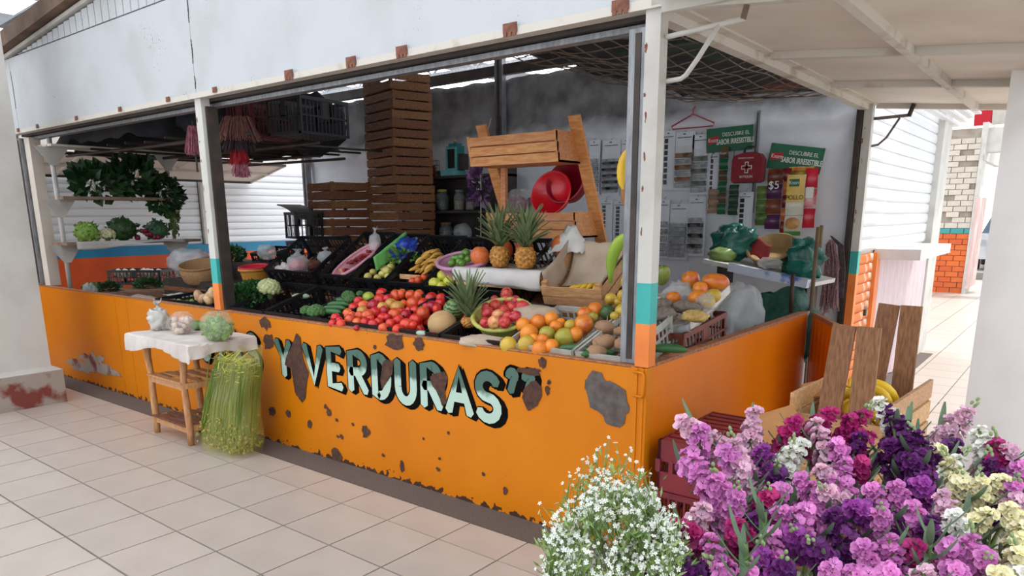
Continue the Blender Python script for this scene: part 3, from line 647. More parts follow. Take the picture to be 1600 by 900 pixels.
for k in range(5): MB().bb(-6.95,-3.6,.08+k*.26,.32+k*.26,.81,.83).build('board', WOODD, st)
for x in (-6.8,-5.2,-3.7,-2.2,-.7):
    for y in (.1, .5, 1.1): MB().bb(x-.03,x+.03,y-.03,y+.03,.012,.80 if x < -3.65 or y < .2 else .86 if y < .6 else .95).build('leg', WOODD, st)
# row 1
def r1crate(label, x, w, mat=BLK, h=.15): return pcrate('plastic_crate', label, (x,.04,.945), w, .5, h, T1, mat, 'crates along the counter edge')
r1crate('black crate of parsley just right of the middle post', -3.24, .42)
r1crate('empty black crate at the counter, between parsley and broccoli', -2.80, .42)
r1crate('black crate of broccoli and cucumbers left of the tomatoes', -2.43, .30)
r1crate('black crate under the left half of the tomatoes', -2.03, .46)
r1crate('black crate under the right half of the tomatoes', -1.55, .46)
r1crate('black crate with melon, watermelon and pineapple at the counter', -1.08, .44)
r1crate('grey crate of oranges and guavas at the counter', -.64, .42, GRYP)
r1crate('grey crate of jicamas beside the corner post', -.275, .26, GRYP)
# row 2
def r2crate(label, x, w=.355, z=1.15, d=.55): return pcrate('plastic_crate', label, (x,.6,z), w, d, .2, T2, BLK, 'tilted crates in the upper row')
r2crate('tilted black crate holding the red bag and garlic', -3.52, .64, 1.175, .46)
r2crate('tilted black crate with the pink basket', -2.93, .355, 1.165)
r2crate('tilted black crate with the green bag and guavas', -2.56, .355, 1.155)
r2crate('tilted black crate of small bananas', -2.19, .355, 1.145)
r2crate('tilted black crate of yellow apples', -1.82, .355, 1.135)
r2crate('tilted black crate behind the lime basket', -1.45, .355, 1.135)

# ================================================================ PRODUCE
def fruitmesh(name, mat, r=1, sc=(1,1,1), dimple=.12, lump=.04, seed=0, n=16, m=11):
    prof = [(max(math.sin(PI*i/m), .015), -math.cos(PI*i/m)) for i in range(m+1)]
    def fn(p, t, i):
        rr = math.hypot(p.x, p.y); z = p.z*(1-dimple*math.exp(-(rr/.28)**2)); k = 1+lump*noise.noise(p*2+Vector((seed*9.1,0,seed)))
        return Vector((p.x*sc[0], p.y*sc[1], z*sc[2]))*k
    return MB().lathe(prof, n, (0,0,0), fn).mesh(name, mat, True)
def FM(name, c1, c2, **k): return M(name, c1, c2, k.pop('scale', 1.4), k.pop('rough', .3), rand=k.pop('rand', .12), lo=k.pop('lo', .35), hi=k.pop('hi', .7), coat=.2, **k)
TOM = {'r': FM('tomato_red', (206,34,30), (222,62,40)), 'o': FM('tomato_orange', (226,104,44), (206,60,36)), 'd': FM('tomato_dark', (170,20,34), (196,30,40)), 'y': FM('tomato_turning', (206,150,62), (190,150,70)), 'g': FM('tomato_green', (150,176,54), (170,160,60))}
TOMM = {k: [fruitmesh('tomato', v, 1, (1,1,.86 if i else 1.12), .12, .06, i) for i in range(2)] for k, v in TOM.items()}
TL = {'r': 'ripe red tomato in the heap at the counter', 'o': 'orange red tomato in the heap at the counter', 'd': 'dark red tomato in the heap at the counter', 'y': 'half ripe yellowish tomato in the heap', 'g': 'single green tomato at the back of the tomato heap'}
toms = [(155,475,50,'r'),(125,535,40,'r'),(200,505,40,'r'),(215,545,52,'r'),(285,430,60,'o'),(310,495,58,'o'),(395,525,50,'o'),(415,285,45,'r'),(365,360,55,'r'),(470,335,55,'o'),(455,395,55,'y'),(425,450,52,'o'),(575,330,60,'d'),(600,405,55,'r'),(490,525,55,'r'),(585,545,50,'r'),(520,440,60,'o'),(675,195,60,'r'),(655,260,60,'r'),(745,255,45,'r'),(830,215,65,'o'),(905,200,55,'o'),(690,465,50,'r'),(705,390,50,'d'),(700,590,58,'o'),(775,540,55,'r'),(870,500,55,'r'),(860,600,52,'r'),(820,430,66,'o'),(775,315,60,'y'),(850,350,65,'y'),(690,350,50,'y'),(955,440,55,'d'),(985,390,45,'r'),(955,545,60,'r'),(1060,490,60,'r'),(1140,415,76,'o'),(1030,300,70,'o'),(1005,210,50,'o'),(1095,215,62,'o'),(1140,300,50,'r'),(1240,250,66,'d'),(1355,245,50,'r'),(1345,300,48,'r'),(1250,340,58,'d'),(1190,350,40,'r'),(1310,370,50,'r'),(525,240,60,'g'),(640,520,45,'r'),(905,400,40,'r'),(560,480,40,'r'),(930,310,38,'o'),(1060,385,42,'r'),(750,470,40,'r'),(340,440,40,'o'),(1040,560,40,'r'),(400,590,30,'d')]
def place(me, name, label, cat, group, x, y, r, plane=P1, lift=0, rot=None, sc=None):
    p = onslope(x, y, *plane); rr = r*(p-CAM).dot(_f)/FPX
    o = put(name, me, None, (p.x, p.y+rr*.5, p.z-rr*.3+lift), rot or (rnd(0,6),rnd(0,6),rnd(0,6)), [rr*a for a in sc] if sc else rr)
    return tag(o, label, cat, group)
for zx, zy, r, c in toms:
    g = {'r':'ripe red tomatoes','o':'orange red tomatoes','d':'dark red tomatoes','y':'half ripe tomatoes','g':None}[c]
    place(random.choice(TOMM[c]), 'tomato', TL[c], 'tomato', g, 500+zx/7.27, 430+zy/7.27, r/7.27*1.2)
for k in range(46):
    x = rnd(-2.22,-1.36); y = rnd(.12,.5); z = .95+(y-.05)*.3-.075
    tag(put('tomato', random.choice(TOMM[random.choice('rrod')]), None, (x, y, z), (rnd(0,6),rnd(0,6),0), rnd(.032,.038)), 'tomato lying low in the bottom layer of the heap', 'tomato', 'bottom layer tomatoes')
# melon, watermelon
MEL = M('cantaloupe', (206,168,120), (190,152,104), 30, .7, bump=.3, bscale=60); 
place(fruitmesh('melon', MEL, sc=(1,1,.92), n=28, m=18, lump=.02), 'cantaloupe', 'round tan cantaloupe beside the tomatoes', 'melon', None, 683, 503.5, 23.2, P1, .01, (0.3,.2,0))
wm_ = M('watermelon', (52,96,50), None, rough=.35); N = wm_.node_tree.nodes; L = wm_.node_tree.links
wv = N.new('ShaderNodeTexWave'); wv.inputs['Scale'].default_value = 1.1; wv.inputs['Distortion'].default_value = 4; wv.inputs['Detail Scale'].default_value = 3; wv.bands_direction = 'Z'; tc = N.new('ShaderNodeTexCoord'); cr = N.new('ShaderNodeValToRGB')
cr.color_ramp.elements[0].color = lin((34,66,38)); cr.color_ramp.elements[0].position = .25; cr.color_ramp.elements[1].color = lin((124,160,96)); cr.color_ramp.elements[1].position = .5
L.new(tc.outputs['Object'], wv.inputs[0]); L.new(wv.outputs[0], cr.inputs[0]); L.new(cr.outputs[0], N['Principled BSDF'].inputs['Base Color'])
place(fruitmesh('watermelon', wm_, sc=(1,1,1.1), n=24, m=16, lump=.02, dimple=.03), 'watermelon', 'small striped green watermelon behind the cantaloupe', 'watermelon', None, 703, 481, 17, P1, 0, (.4,.2,.4))
place(fruitmesh('green_egg', M('pale_green', (176,200,180), (150,180,160), 6, .4), sc=(1.5,.8,.7)), 'pale_gourd', 'small pale green gourd at the counter edge before the cantaloupe', 'gourd', None, 656, 519, 6.5, P1, 0, (0,0,.2))
# apples in the lime basket
def basket(name, label, c, rx, ry, h, rot, mat, cat='basket', n=28, flare=.78):
    t = thing(name, label, cat, c, rot)
    f = lambda k: (lambda p, tt, i: Vector((p.x*rx, p.y*ry, p.z)))
    mb = MB(); mb.lathe([(flare,0),(flare+.02,.008)], n, (0,0,0), f(0)); mb.build('base', mat, t, True)
    mb = MB()
    for k in range(44):
        a = 2*PI*k/44; c_, s_ = math.cos(a), math.sin(a)
        mb.bar((flare*rx*c_, flare*ry*s_, .0), (.97*rx*c_, .97*ry*s_, h), .008, .004)
    for q in (.12,.4,.7):
        rr = flare+(.97-flare)*q; mb.tube([(rr*rx*math.cos(2*PI*k/n), rr*ry*math.sin(2*PI*k/n), h*q) for k in range(n+1)], .003, 5, False)
    mb.lathe([(flare,0.0),(.955,h)], 40, (0,0,0), f(0), False); mb.build('wall', mat, t)
    MB().tube([(rx*math.cos(2*PI*k/n), ry*math.sin(2*PI*k/n), h) for k in range(n+1)], .013, 8, False).build('rim', mat, t, True)
    return t
LIME = M('lime_plastic', (200,198,112), (182,182,90), 6, .45); PINKB = M('pink_plastic', (206,150,160), (190,130,142), 6, .45); LIL = M('lilac_plastic', (198,146,176), (180,126,158), 6, .45)
bc = onslope(785, 505, .05,.90,.55,1.06)
basket('fruit_basket', 'lime green oval basket full of red apples', (bc.x+.0, bc.y+.03, bc.z-.035), .175, .15, .10, (T1+.22, 0, .3), LIME)
APM = {'r': FM('apple_red', (186,28,48), (206,84,64), scale=1.8), 'p': FM('apple_pale', (226,170,110), (210,100,80), scale=1.8)}
APM = {k: fruitmesh('apple', v, sc=(1,1,.92), dimple=.3) for k, v in APM.items()}
for zx, zy, r, c in [(495,320,50,'r'),(500,380,50,'r'),(395,425,50,'r'),(545,440,46,'r'),(630,440,58,'r'),(330,490,50,'r'),(420,510,50,'p'),(385,570,50,'p'),(475,470,46,'r'),(480,570,45,'r'),(510,520,42,'r'),(570,520,50,'r'),(310,575,40,'r'),(320,440,36,'r'),(575,380,40,'r'),(400,375,36,'r')]:
    o = place(APM[c], 'apple', 'red apple in the lime green basket' if c == 'r' else 'pale yellow red apple in the lime green basket', 'apple', 'red apples in the basket' if c == 'r' else 'pale apples in the basket', 700+zx/5.622, 400+zy/5.622, r/5.622*1.22, (.05,.985,.55,1.155))
    
# oranges, guavas, mangoes
CF = {'o': FM('orange_peel', (236,142,36), (222,120,24), rough=.4), 'y': FM('yellow_guava', (206,168,50), (186,160,60), rough=.4), 'g': FM('green_guava', (150,150,48), (176,150,56), rough=.4), 'm': FM('mango_skin', (230,150,44), (214,92,48)), 'd': FM('avocado_skin', (62,96,44), (44,70,34), rough=.5)}
CFM = {k: fruitmesh('fruit', v, sc=(1,1,.95), dimple=.08) for k, v in CF.items()}
NAMES = {'o': ('orange','ripe orange in the grey crate heap','orange','oranges'), 'y': ('guava','yellow guava among the oranges','guava','yellow guavas'), 'g': ('guava','green guava among the oranges','guava','green guavas'), 'm': ('mango','orange red mango beside the corner post','mango','mangoes'), 'd': ('avocado','dark green avocado behind the jicamas','avocado',None)}
for zx, zy, r, c in [(360,370,75,'o'),(515,335,80,'o'),(650,305,75,'o'),(415,450,92,'o'),(390,565,92,'y'),(200,575,85,'y'),(530,615,84,'o'),(655,590,75,'o'),(705,385,65,'o'),(605,460,80,'g'),(785,495,98,'g'),(910,465,74,'o'),(570,525,65,'o'),(855,375,60,'y'),(985,355,98,'m'),(1110,210,80,'o'),(1000,250,70,'m'),(1095,290,55,'g'),(1240,235,74,'d'),(1395,225,74,'y'),(1280,95,60,'y'),(1365,130,46,'y'),(1320,280,42,'y'),(470,520,60,'o'),(760,350,50,'o')]:
    nm_, lb, ct, gp_ = NAMES[c]; place(CFM[c], nm_, lb, ct, gp_, 760+zx/6.667, 450+zy/6.667, r/6.667*1.1, (.05,.96,.55,1.13))
JIC = M('jicama_skin', (182,144,112), (156,118,90), 9, .8, bump=.3, stretch=(1,1,4), rand=.08)
jm = fruitmesh('jicama', JIC, sc=(1,1,.72), dimple=.25, lump=.12, n=20, m=14)
for i, (zx, zy, r, lb) in enumerate([(1210,385,115,'small brown jicama on top of the jicama pile'),(1190,540,128,'large tan jicama in the middle of the jicama pile'),(1120,640,112,'pointed jicama at the front of the pile'),(1400,560,98,'pale jicama half behind the grey shutter rail'),(1380,430,80,'jicama at the back beside the grey rail')]):
    o = place(jm, 'jicama', lb, 'jicama', 'jicamas', 760+zx/6.667, 450+zy/6.667, r/6.667*.95, (.05,.96,.55,1.13), 0, (rnd(-.3,.3),rnd(-.3,.3),rnd(0,6)))
    MB().tube([(0,0,.6),(.05,.02,.85),(.2,.1,1.15)], [.10,.06,.03], 6).build('root', JIC, o)
CUC = M('cucumber_skin', (44,92,48), (66,112,60), 8, .4, stretch=(1,1,.3), rand=.1)
def cuc(r=.022, L_=.17, bend=.02, name='cucumber', mat=CUC):
    return MB().tube([(-L_/2+L_*k/8, bend*math.sin(PI*k/8), 0) for k in range(9)], [r*q for q in (.25,.75,.95,1,1,1,.95,.75,.25)], 10).mesh(name, mat, True)
cm = cuc()
for x, y, rz, lb in [(897,546,.3,'dark green cucumber at the front of the jicama crate'),(935,553,.9,'stubby cucumber tip under the front jicama'),(522,482,.5,'cucumber beside the broccoli'),(530,476,.55,'topmost cucumber beside the broccoli'),(515,488,.45,'cucumber under the others by the broccoli'),(538,470,.4,'cucumber nearest the tomatoes'),(1044,546,.4,'green cucumber lying beside the corner post')]:
    p = onslope(x, y, .05,.93,.55,1.08); o = put('cucumber', cm, None, p, (T1*.5,0,rz)); tag(o, lb, 'cucumber', 'cucumbers')

# broccoli and cauliflower heads
def floretball(name, label, cat, p, r, mat, stem, sc=(1,1,.8), k=46, seed=1, leaves=None):
    t = thing(name, label, cat, p); random.seed(seed); mb = MB()
    for i in range(k):
        z = 1-1.25*(i+.5)/k; q = math.sqrt(max(0, 1-z*z)); a = i*2.39996
        mb.ball((r*sc[0]*q*math.cos(a)*.82, r*sc[1]*q*math.sin(a)*.82, r*sc[2]*z*.82), r*.30, 7, 5, (1,1,1), .25, 3, i)
    mb.build('florets', mat, t, True, stuff=True)
    MB().tube([(0,0,-r*.9),(0,0,.2*r)], [r*.3, r*.5], 8).build('stalk', stem, t, True)
    if leaves:
        for i in range(7):
            a = i*2*PI/7+.3
            o = MB().grid(lambda u, v: (math.cos(a)*r*(.3+.85*v)+(-math.sin(a))*r*.5*(u-.5)*math.sin(PI*(.15+.8*v)), math.sin(a)*r*(.3+.85*v)+math.cos(a)*r*.5*(u-.5)*math.sin(PI*(.15+.8*v)), -r*.55+r*.75*v*v+.1*r*abs(u-.5)), 3, 5).build('leaf', leaves, t, True)
    return t
BRO_ = M('broccoli_head', (86,124,66), (60,98,52), 60, .8, bump=.5); CAU = M('cauliflower_head', (222,216,184), (196,196,150), 50, .8, bump=.4); LEAFM = M('cabbage_leaf', (112,150,76), (86,128,60), 9, .5, rand=.1); LEAFD = M('dark_leaf', (54,92,46), (36,68,34), 9, .5, rand=.2); LEAFL = M('lettuce_leaf', (150,182,88), (118,158,66), 9, .5, rand=.1)
for x, y, r, lb in [(490,489,14,'broccoli head nearest the counter edge'),(476,487,10,'small broccoli head half hidden at the left'),(541,464,10.5,'dark broccoli head behind the cucumbers'),(545,469,9,'bright broccoli head touching the tomatoes'),(561,460,6,'small dark broccoli by the green tomato')]:
    p = onslope(x, y, *P1); rr = r*(p-CAM).dot(_f)/FPX; floretball('broccoli', lb, 'broccoli', (p.x, p.y+rr*.4, p.z), rr, BRO_, STEMG, seed=int(x))
p = onslope(420, 452, .05,.93,.55,1.10); floretball('cauliflower', 'bunch of pale green cauliflower pieces in the parsley crate', 'cauliflower', p, .085, M('pale_buds', (206,204,160), (170,186,116), 40, .8, bump=.4), STEMG, (1,1,.85), 70, 3)

# leafy bunches: bent leaf blades gathered in one mesh
def leafblob(mb, c, r, k, size, sc=(1,1,1), up=.3, seed=0, fold=.3, droop=0, rad=1):
    rg = random.Random(seed); c = Vector(c)
    for i in range(k):
        d = Vector((rg.gauss(0,1), rg.gauss(0,1), rg.gauss(0,1)+up)).normalized(); p = c+Vector((d.x*sc[0], d.y*sc[1], d.z*sc[2]))*r*rg.uniform(.55,1)
        a = (d*rad+Vector((rg.uniform(-.6,.6), rg.uniform(-.6,.6), rg.uniform(-.6,.6)-droop))).normalized(); s = a.cross(Vector((rg.uniform(-1,1), rg.uniform(-1,1), .3))).normalized(); n_ = a.cross(s)
        L_ = size*rg.uniform(.6,1.2); w_ = L_*.42
        mb.add([p, p+a*L_*.5+s*w_+n_*fold*w_, p+a*L_*.5-n_*.1*L_, p+a*L_*.5-s*w_+n_*fold*w_, p+a*L_-n_*.25*L_], [(0,1,2),(0,2,3),(1,4,2),(2,4,3)])
    return mb
def greens(name, label, cat, p, r, k, size, mat, sc=(1,1,1), seed=0, stems=True, group=None, droop=0):
    t = thing(name, label, cat, p, group=group)
    leafblob(MB(), (0,0,0), r, k, size, sc, .3, seed, droop=droop).build('leaves', mat, t, False, stuff=True)
    if stems:
        mb = MB(); rg = random.Random(seed)
        for i in range(14): a = rg.uniform(0, 6.28); mb.tube([(0,0,-r*sc[2]*.9), (math.cos(a)*r*.5*sc[0], math.sin(a)*r*.5*sc[1], r*sc[2]*.3)], .003, 5)
        mb.build('stems', STEMG, t, stuff=True)
    return t
p = onslope(385, 462, .05,.93,.55,1.10); greens('parsley', 'dark green parsley heap in the crate by the middle post', 'parsley', (p.x, p.y, p.z), .12, 900, .035, M('parsley_leaf', (52,104,44), (34,76,34), 12, .5), (1.2,1.1,.75), 5)
p = onslope(400, 446, .05,.93,.55,1.12); greens('parsley', 'parsley spread behind the dark heap under the yellow basket', 'parsley', (p.x-.12, p.y+.05, p.z-.03), .09, 500, .03, MATS['parsley_leaf'], (1.2,1,.6), 6)
MB().tube([(0,0,0),(.02,.01,.0)], .012, 6); 
o = put('courgette', cuc(.02,.14,.01,'courgette',M('pale_courgette', (150,170,140), (120,146,110), 8, .4)), None, onslope(470, 463, .05,.92,.55,1.08), (T1*.5,0,.5)); tag(o, 'single pale courgette in the empty black crate', 'courgette')

# upper row goods
P2f = (.6,1.06,1.08,1.37)
def up(x, y, dz=0): p = onslope(x, y, P2f[0], P2f[1]+dz, P2f[2], P2f[3]+dz); return p
YAP = fruitmesh('yellow_apple', FM('apple_yellow', (206,204,66), (186,190,70)), sc=(1,1,.92), dimple=.3)
for x, y, r in [(680,443,8.5),(694,431,9),(702,439,8),(711,432,6.5),(690,447,6.5)]:
    p = up(x, y, .05); rr = 1.25*r*(p-CAM).dot(_f)/FPX; tag(put('yellow_apple', YAP, None, p, (rnd(-.5,.5),rnd(-.5,.5),0), rr), 'yellow apple in the tilted crate above the red tomatoes', 'apple', 'yellow apples')
GUAV = fruitmesh('guava', FM('guava_pale', (206,190,100), (180,176,90)), sc=(1,1,1.2))
for x, y, r in [(604,424,7.5),(598,428,6),(575,432,6),(583,425,5),(611,417,6),(614,411,5),(590,434,5.5),(620,404,5),(606,432,5)]:
    p = up(x, y, .03); rr = r*(p-CAM).dot(_f)/FPX; tag(put('guava', GUAV, None, p, (rnd(0,3),rnd(0,3),0), rr), 'pale yellow guava in the tilted crate', 'guava', 'guavas in the tilted crate')
BANM = M('banana_small', (214,168,74), (176,124,56), 6, .5, rand=.15); BANY = M('banana_yellow', (232,190,52), (206,160,44), 5, .5, rand=.08)
def banana(L_=.12, r=.014, bend=.03, mat=BANM, name='banana'):
    return MB().tube([(-L_/2+L_*k/8, 0, bend*(1-(2*k/8-1)**2)) for k in range(9)], [r*q for q in (.3,.75,.95,1,1,1,.95,.7,.3)], 8).mesh(name, mat, True)
bmsh = banana()
for x, y in [(648,425),(652,420),(657,415),(661,409),(666,404),(670,400),(675,398),(680,396),(684,402),(678,406),(672,410),(668,416),(663,422),(669,425),(675,420),(681,412),(686,408),(655,428)]:
    p = up(x, y, .035); tag(put('small_banana', bmsh, None, p, (rnd(-.2,.2)+T2,rnd(-.3,.3),rnd(.9,1.9))), 'small ripe banana in the tilted crate of bananas', 'banana', 'small bananas')
for x, y, lb in [(664,432,'pinkish tomato against the wooden divider'),(645,440,'pale peach tomato behind the crate rim'),(654,438,'peach tomato next to the pinkish one')]: 
    p = up(x, y, .02); tag(put('tomato', TOMM['o'][0], None, p, (0,0,0), .028), lb, 'tomato')
for x, y, w_, lb in [(641,433,.20,'thin wooden divider in the banana crate'),(597,418,.12,'thin wooden strip in the guava crate'),(535,424,.14,'thin wooden strip at the front of the pink basket crate')]:
    p = up(x, y, .03); tag(MB().box((0,0,0), (w_,.012,.03)).box((0,.0,.016),(w_*.98,.016,.004)).build('wooden_divider', WOOD, None, loc=p), lb, 'strip')
p = up(562, 408, .05); bk = basket('shallow_basket', 'shallow pink oval basket of dried chillies', (p.x, p.y, p.z-.03), .15, .22, .05, (T2, 0, -.25), PINKB)
CHI = M('dried_chilli', (150,40,46), (110,26,34), 10, .4, rand=.2); cme = cuc(.01,.06,.012,'chilli',CHI)
R_ = Euler((T2,0,-.25)).to_matrix()
for k in range(26): tag(put('red_chilli', cme, None, Vector((p.x,p.y,p.z-.03))+R_ @ Vector((rnd(-.08,.08), rnd(-.12,.14), .022+.008*(k%3))), (T2,0,rnd(0,3))), 'red chilli in the shallow pink basket', 'chilli', 'red chillies')
def bag(name, label, loc, r, sc, mat, seed, knot=True, fill=None, fillname='contents', tall=.6, rot=(0,0,0), lump=.16):
    t = thing(name, label, 'bag', loc, rot)
    def fn(p, tt, i):
        k = 1+lump*noise.noise(p*2.4+Vector((seed*4.7,seed,0)))+(.07+lump*.3)*noise.noise(p*6+Vector((0,seed,2))); lean = .22*max(0, p.z-.4); return Vector((p.x*sc[0]+lean, p.y*sc[1]-lean*.4, (p.z)*sc[2]))*k*r
    m_ = 18; prof = [(max(.05, math.sin(PI*i/m_)**.7), -math.cos(PI*i/m_)) for i in range(m_+1)]
    if knot: prof = prof[:-3]+[(.62,.72),(.40,.92),(.20,1.08),(.12,1.18),(.22,1.32),(.42,1.5),(.36,1.56)]
    MB().lathe(prof, 26, (0,0,r*sc[2]), fn).build('film', mat, t, True)
    if fill: fill(t, r, sc)
    return t
REDBAG = M('red_contents', (196,84,92), (170,60,76), 20, .4)
p = up(466, 424, .06); bag('produce_bag', 'tied clear bag of pinkish red contents in the left tilted crate', (p.x, p.y, p.z-.02), .085, (1,1,.9), MILKY, 3, True, lambda t, r, s: MB().ball((0,0,r*.75), r*.85, 14, 9, (1,1,.75), .2, 3, 4).build('contents', REDBAG, t, True))
GAR = fruitmesh('garlic', M('garlic_skin', (214,206,204), (190,176,180), 8, .6, rand=.08), sc=(1,1,.9), dimple=-.25)
for x, y in [(440,421),(447,418),(452,422),(458,424),(470,425),(476,424),(444,415),(435,420)]: tag(put('garlic_bulb', GAR, None, up(x, y, .03), (rnd(-.5,.5),rnd(-.5,.5),0), .03), 'white garlic bulb in the left tilted crate', 'garlic', 'garlic bulbs')
p = up(487, 414, .03); tag(MB().ball((0,0,0), .07, 14, 9, (1,1.1,.6), .25, 4, 5).build('tamarind_lump', M('tamarind', (126,74,62), (96,52,44), 18, .7, bump=.4), None, True, loc=p), 'brown tamarind block in the left tilted crate', 'tamarind')
p = up(508, 405, .05); bag('produce_bag', 'small white plastic bag at the right end of the left tilted crate', (p.x, p.y, p.z-.03), .06, (1,1,.8), MILKY, 9)
p = up(586, 384, .10); bag('produce_bag', 'small pale tied bag behind the pink basket', (p.x, p.y, p.z-.05), .06, (.8,.7,1.2), MILKY, 12)
GRB = M('green_print_bag', (116,186,104), (84,158,80), 8, .35); BLB = M('blue_bag', (34,70,176), (24,48,140), 10, .35, bump=.5, bscale=14)
a_ = up(584, 402, .17); b_ = up(634, 362, .17); d_ = (b_-a_)
o = MB().grid(lambda u, v: a_+d_*v+Vector((.0,.02,-.10))*(u)+Vector((0,-.012,.006))*math.sin(PI*u)*math.sin(v*9), 6, 14).build('packet', GRB, None, True); solid(o, .02); tag(o, 'long green printed packet leaning across the tilted crates', 'packet')
p = up(634, 388, .09); o = MB().ball((0,0,0), 1, 26, 16, (.12,.11,.05), .55, 3.6, 2).build('plastic_bag', BLB, None, True, loc=p); o.rotation_euler = (T2,0,.2); tag(o, 'crumpled blue plastic bag in the guava crate', 'bag')
p = up(630, 400, .07); greens('chayote_bunch', 'green vegetables under clear film beside the blue bag', 'vegetables', p, .07, 120, .05, LEAFM, (1.6,1.2,.6), 9, False)
# lime basket
p = up(716, 408, .14); basket('shallow_basket', 'lilac pink oval basket of limes', (p.x+.02, p.y+.05, p.z-.07), .19, .15, .08, (.35,0,.1), LIL)
LIM = fruitmesh('lime', FM('lime_skin', (96,142,48), (70,116,40)), sc=(1,1,1.15))
for x, y, r in [(706,411,6),(714,403,6),(722,402,6.5),(728,396,7),(718,409,6),(710,404,5.5),(722,411,6),(731,405,5.5)]:
    p = up(x, y, .155); tag(put('lime', LIM, None, p, (rnd(0,3),rnd(0,3),0), r*(p-CAM).dot(_f)/FPX), 'green lime in the lilac basket', 'lime', 'limes')
# papered tray with pineapples
ty = .62
tr = wcrate('fruit_tray', 'level wooden tray lined with white paper under the pineapples', (-1.39,.86,1.15), .66, .46, .11, (0,0,.02), WOOD, None, 1)
def paper(name, label, fn, nu=14, nv=10, mat=PAPER, th=.002): o = MB().grid(fn, nu, nv).build(name, mat, None, True); solid(o, th); return tag(o, label, 'paper')
def trp(u, v):
    x = -1.735+.70*u; w_ = .010*noise.noise(Vector((u*5, v*4, 3)))
    if v < .35: t_ = v/.35; return (x+.0, .615+w_-.012*math.sin(PI*t_), 1.165+.105*t_+w_-.03*(u-.5)*(1-t_))
    t_ = (v-.35)/.65; return (x, .62+.45*t_, 1.27-.012*math.sin(PI*t_)+w_*.4)
paper('paper_liner', 'white paper lining the tray under the pineapples', trp, 24, 16)
PIN = M('pineapple_skin', (206,144,60), (150,100,44), 60, .6, lo=.4, hi=.6); PLF = M('pineapple_leaf', (124,140,98), (86,110,74), 6, .5, rand=.15, stretch=(1,1,.3))
def pineapple(label, loc, rot=(0,0,0), r=.062, h=.15, leaves=34, ll=.17, seed=1, body=True, spr=.75):
    rg = random.Random(seed); t = thing('pineapple', label, 'pineapple', loc, rot)
    def fn(p, tt, i):
        k = 1+.13*math.sin(PI*(i%4)/4)*max(0, math.cos(9*tt+(i//4%2)*PI))**.7; return Vector((p.x*k, p.y*k, p.z))
    if body: MB().lathe([(max(.3, math.sin(PI*(.13+.74*i/28))**.5)*r, h*i/28) for i in range(29)], 72, (0,0,0), fn).build('body', PIN, t, True)
    def lf(u, v): wv = .012*(1-v)**.6+.0008; return ((u-.5)*2*wv, -.02*v*v*2-.006*abs(u-.5), ll*v)
    key = ('pl', ll)
    if key not in CACHE: CACHE[key] = MB().grid(lambda u, v: ((u-.5)*2*(.015*(1-v)**.7+.0006), .06*v*v+.006*abs(u-.5)*2, ll*v), 2, 6).mesh('crown_leaf', PLF, True)
    for k in range(leaves):
        q = k/leaves; a = k*2.39996; e = spr*(1-q)+.06
        put('crown_leaf', CACHE[key], t, (0,0,h-.005+.05*q), Euler((-e+rg.uniform(-.12,.12), 0, a+rg.uniform(-.2,.2)), 'XYZ'), (1.25,1.0,.8+.55*(q if q < .7 else .8)))
    return t
pineapple('left pineapple standing on the papered tray', (-1.48,.78,1.268), (0,0,0), .062, .13, 54, .19, 1)
pineapple('right pineapple standing on the papered tray', (-1.27,.77,1.268), (0.02,.03,1), .064, .13, 54, .19, 2)
p = onslope(728, 518, *P1); pineapple('pineapple lying low at the counter with its crown up', (p.x-.10, p.y+.15, p.z+.0), (.1,-.06,.5), .05, .06, 50, .19, 3, True, .46)
PAPY = M('papaya_skin', (222,122,62), (202,96,48), 4, .45)
o = fruitmesh('papaya', PAPY, sc=(1,1,1.05), lump=.03, n=22, m=14); tag(put('papaya', o, None, (-1.63,.76,1.332), (0,0,0), .062), 'round orange papaya left of the pineapples', 'papaya')
tag(put('papaya', o, None, (-1.16,1.0,1.40), (1.2,0,.6), (.06,.06,.10)), 'orange papaya wrapped in white paper behind the pineapples', 'papaya')
tag(put('papaya', o, None, (-1.45,1.0,1.37), (.4,.5,0), (.06,.06,.085)), 'papaya lying behind and between the two pineapples', 'papaya')
tag(put('papaya', o, None, (-1.60,.98,1.36), (.4,.5,0), (.055,.055,.07)), 'small papaya behind the left pineapple', 'papaya')
paper('wrapping_paper', 'crumpled white paper around the papaya behind the pineapples', lambda u, v: (-1.19+.24*u+.04*noise.noise(Vector((u*4,v*4,1))), .90+.20*v, 1.37+.15*math.sin(PI*u)*math.sin(PI*min(1,v*1.2))+.05*noise.noise(Vector((u*5,v*5,7)))), 12, 10)
# ---- two tilted wooden crates with paper and bananas
W1 = (.30,0,.10)
wcrate('wooden_crate', 'lower pale wooden crate tilted right of the pineapples', (-.83,.88,1.06), .40, .52, .10, (.42,0,.12), WOOD, None, 2)
Rw = Euler((.46,0,.12)).to_matrix(); ow = Vector((-.845,.87,1.175))
wcrate('wooden_crate', 'upper pale wooden crate with paper lining and bananas', ow, .38, .50, .14, (.46,0,.12), WOOD, None, 2, .16)
paper('paper_liner', 'kraft paper lining the upper wooden crate', lambda u, v: ow+Rw @ Vector((-.165+.33*u, -.05+.26*v+.02*noise.noise(Vector((u*3,v*3,0))), .02+.16*v*v+.012*noise.noise(Vector((u*5,v*5,1))))), 12, 12, KRAFT)
paper('paper_liner', 'folded kraft paper flap over the side of the upper crate', lambda u, v: ow+Rw @ Vector((.172-.03*u, -.2+.40*v, .15-.11*u+.01*noise.noise(Vector((u*3,v*6,5))))), 6, 12, KRAFT)
o = MB().grid(lambda u, v: ow+Rw @ Vector((-.19+.012*math.sin(v*5), -.2+.44*v, .03+.17*u)), 6, 10).build('cardboard_flap', KRAFT, None, True); solid(o, .004); tag(o, 'brown cardboard flap along the left of the upper crate', 'cardboard')
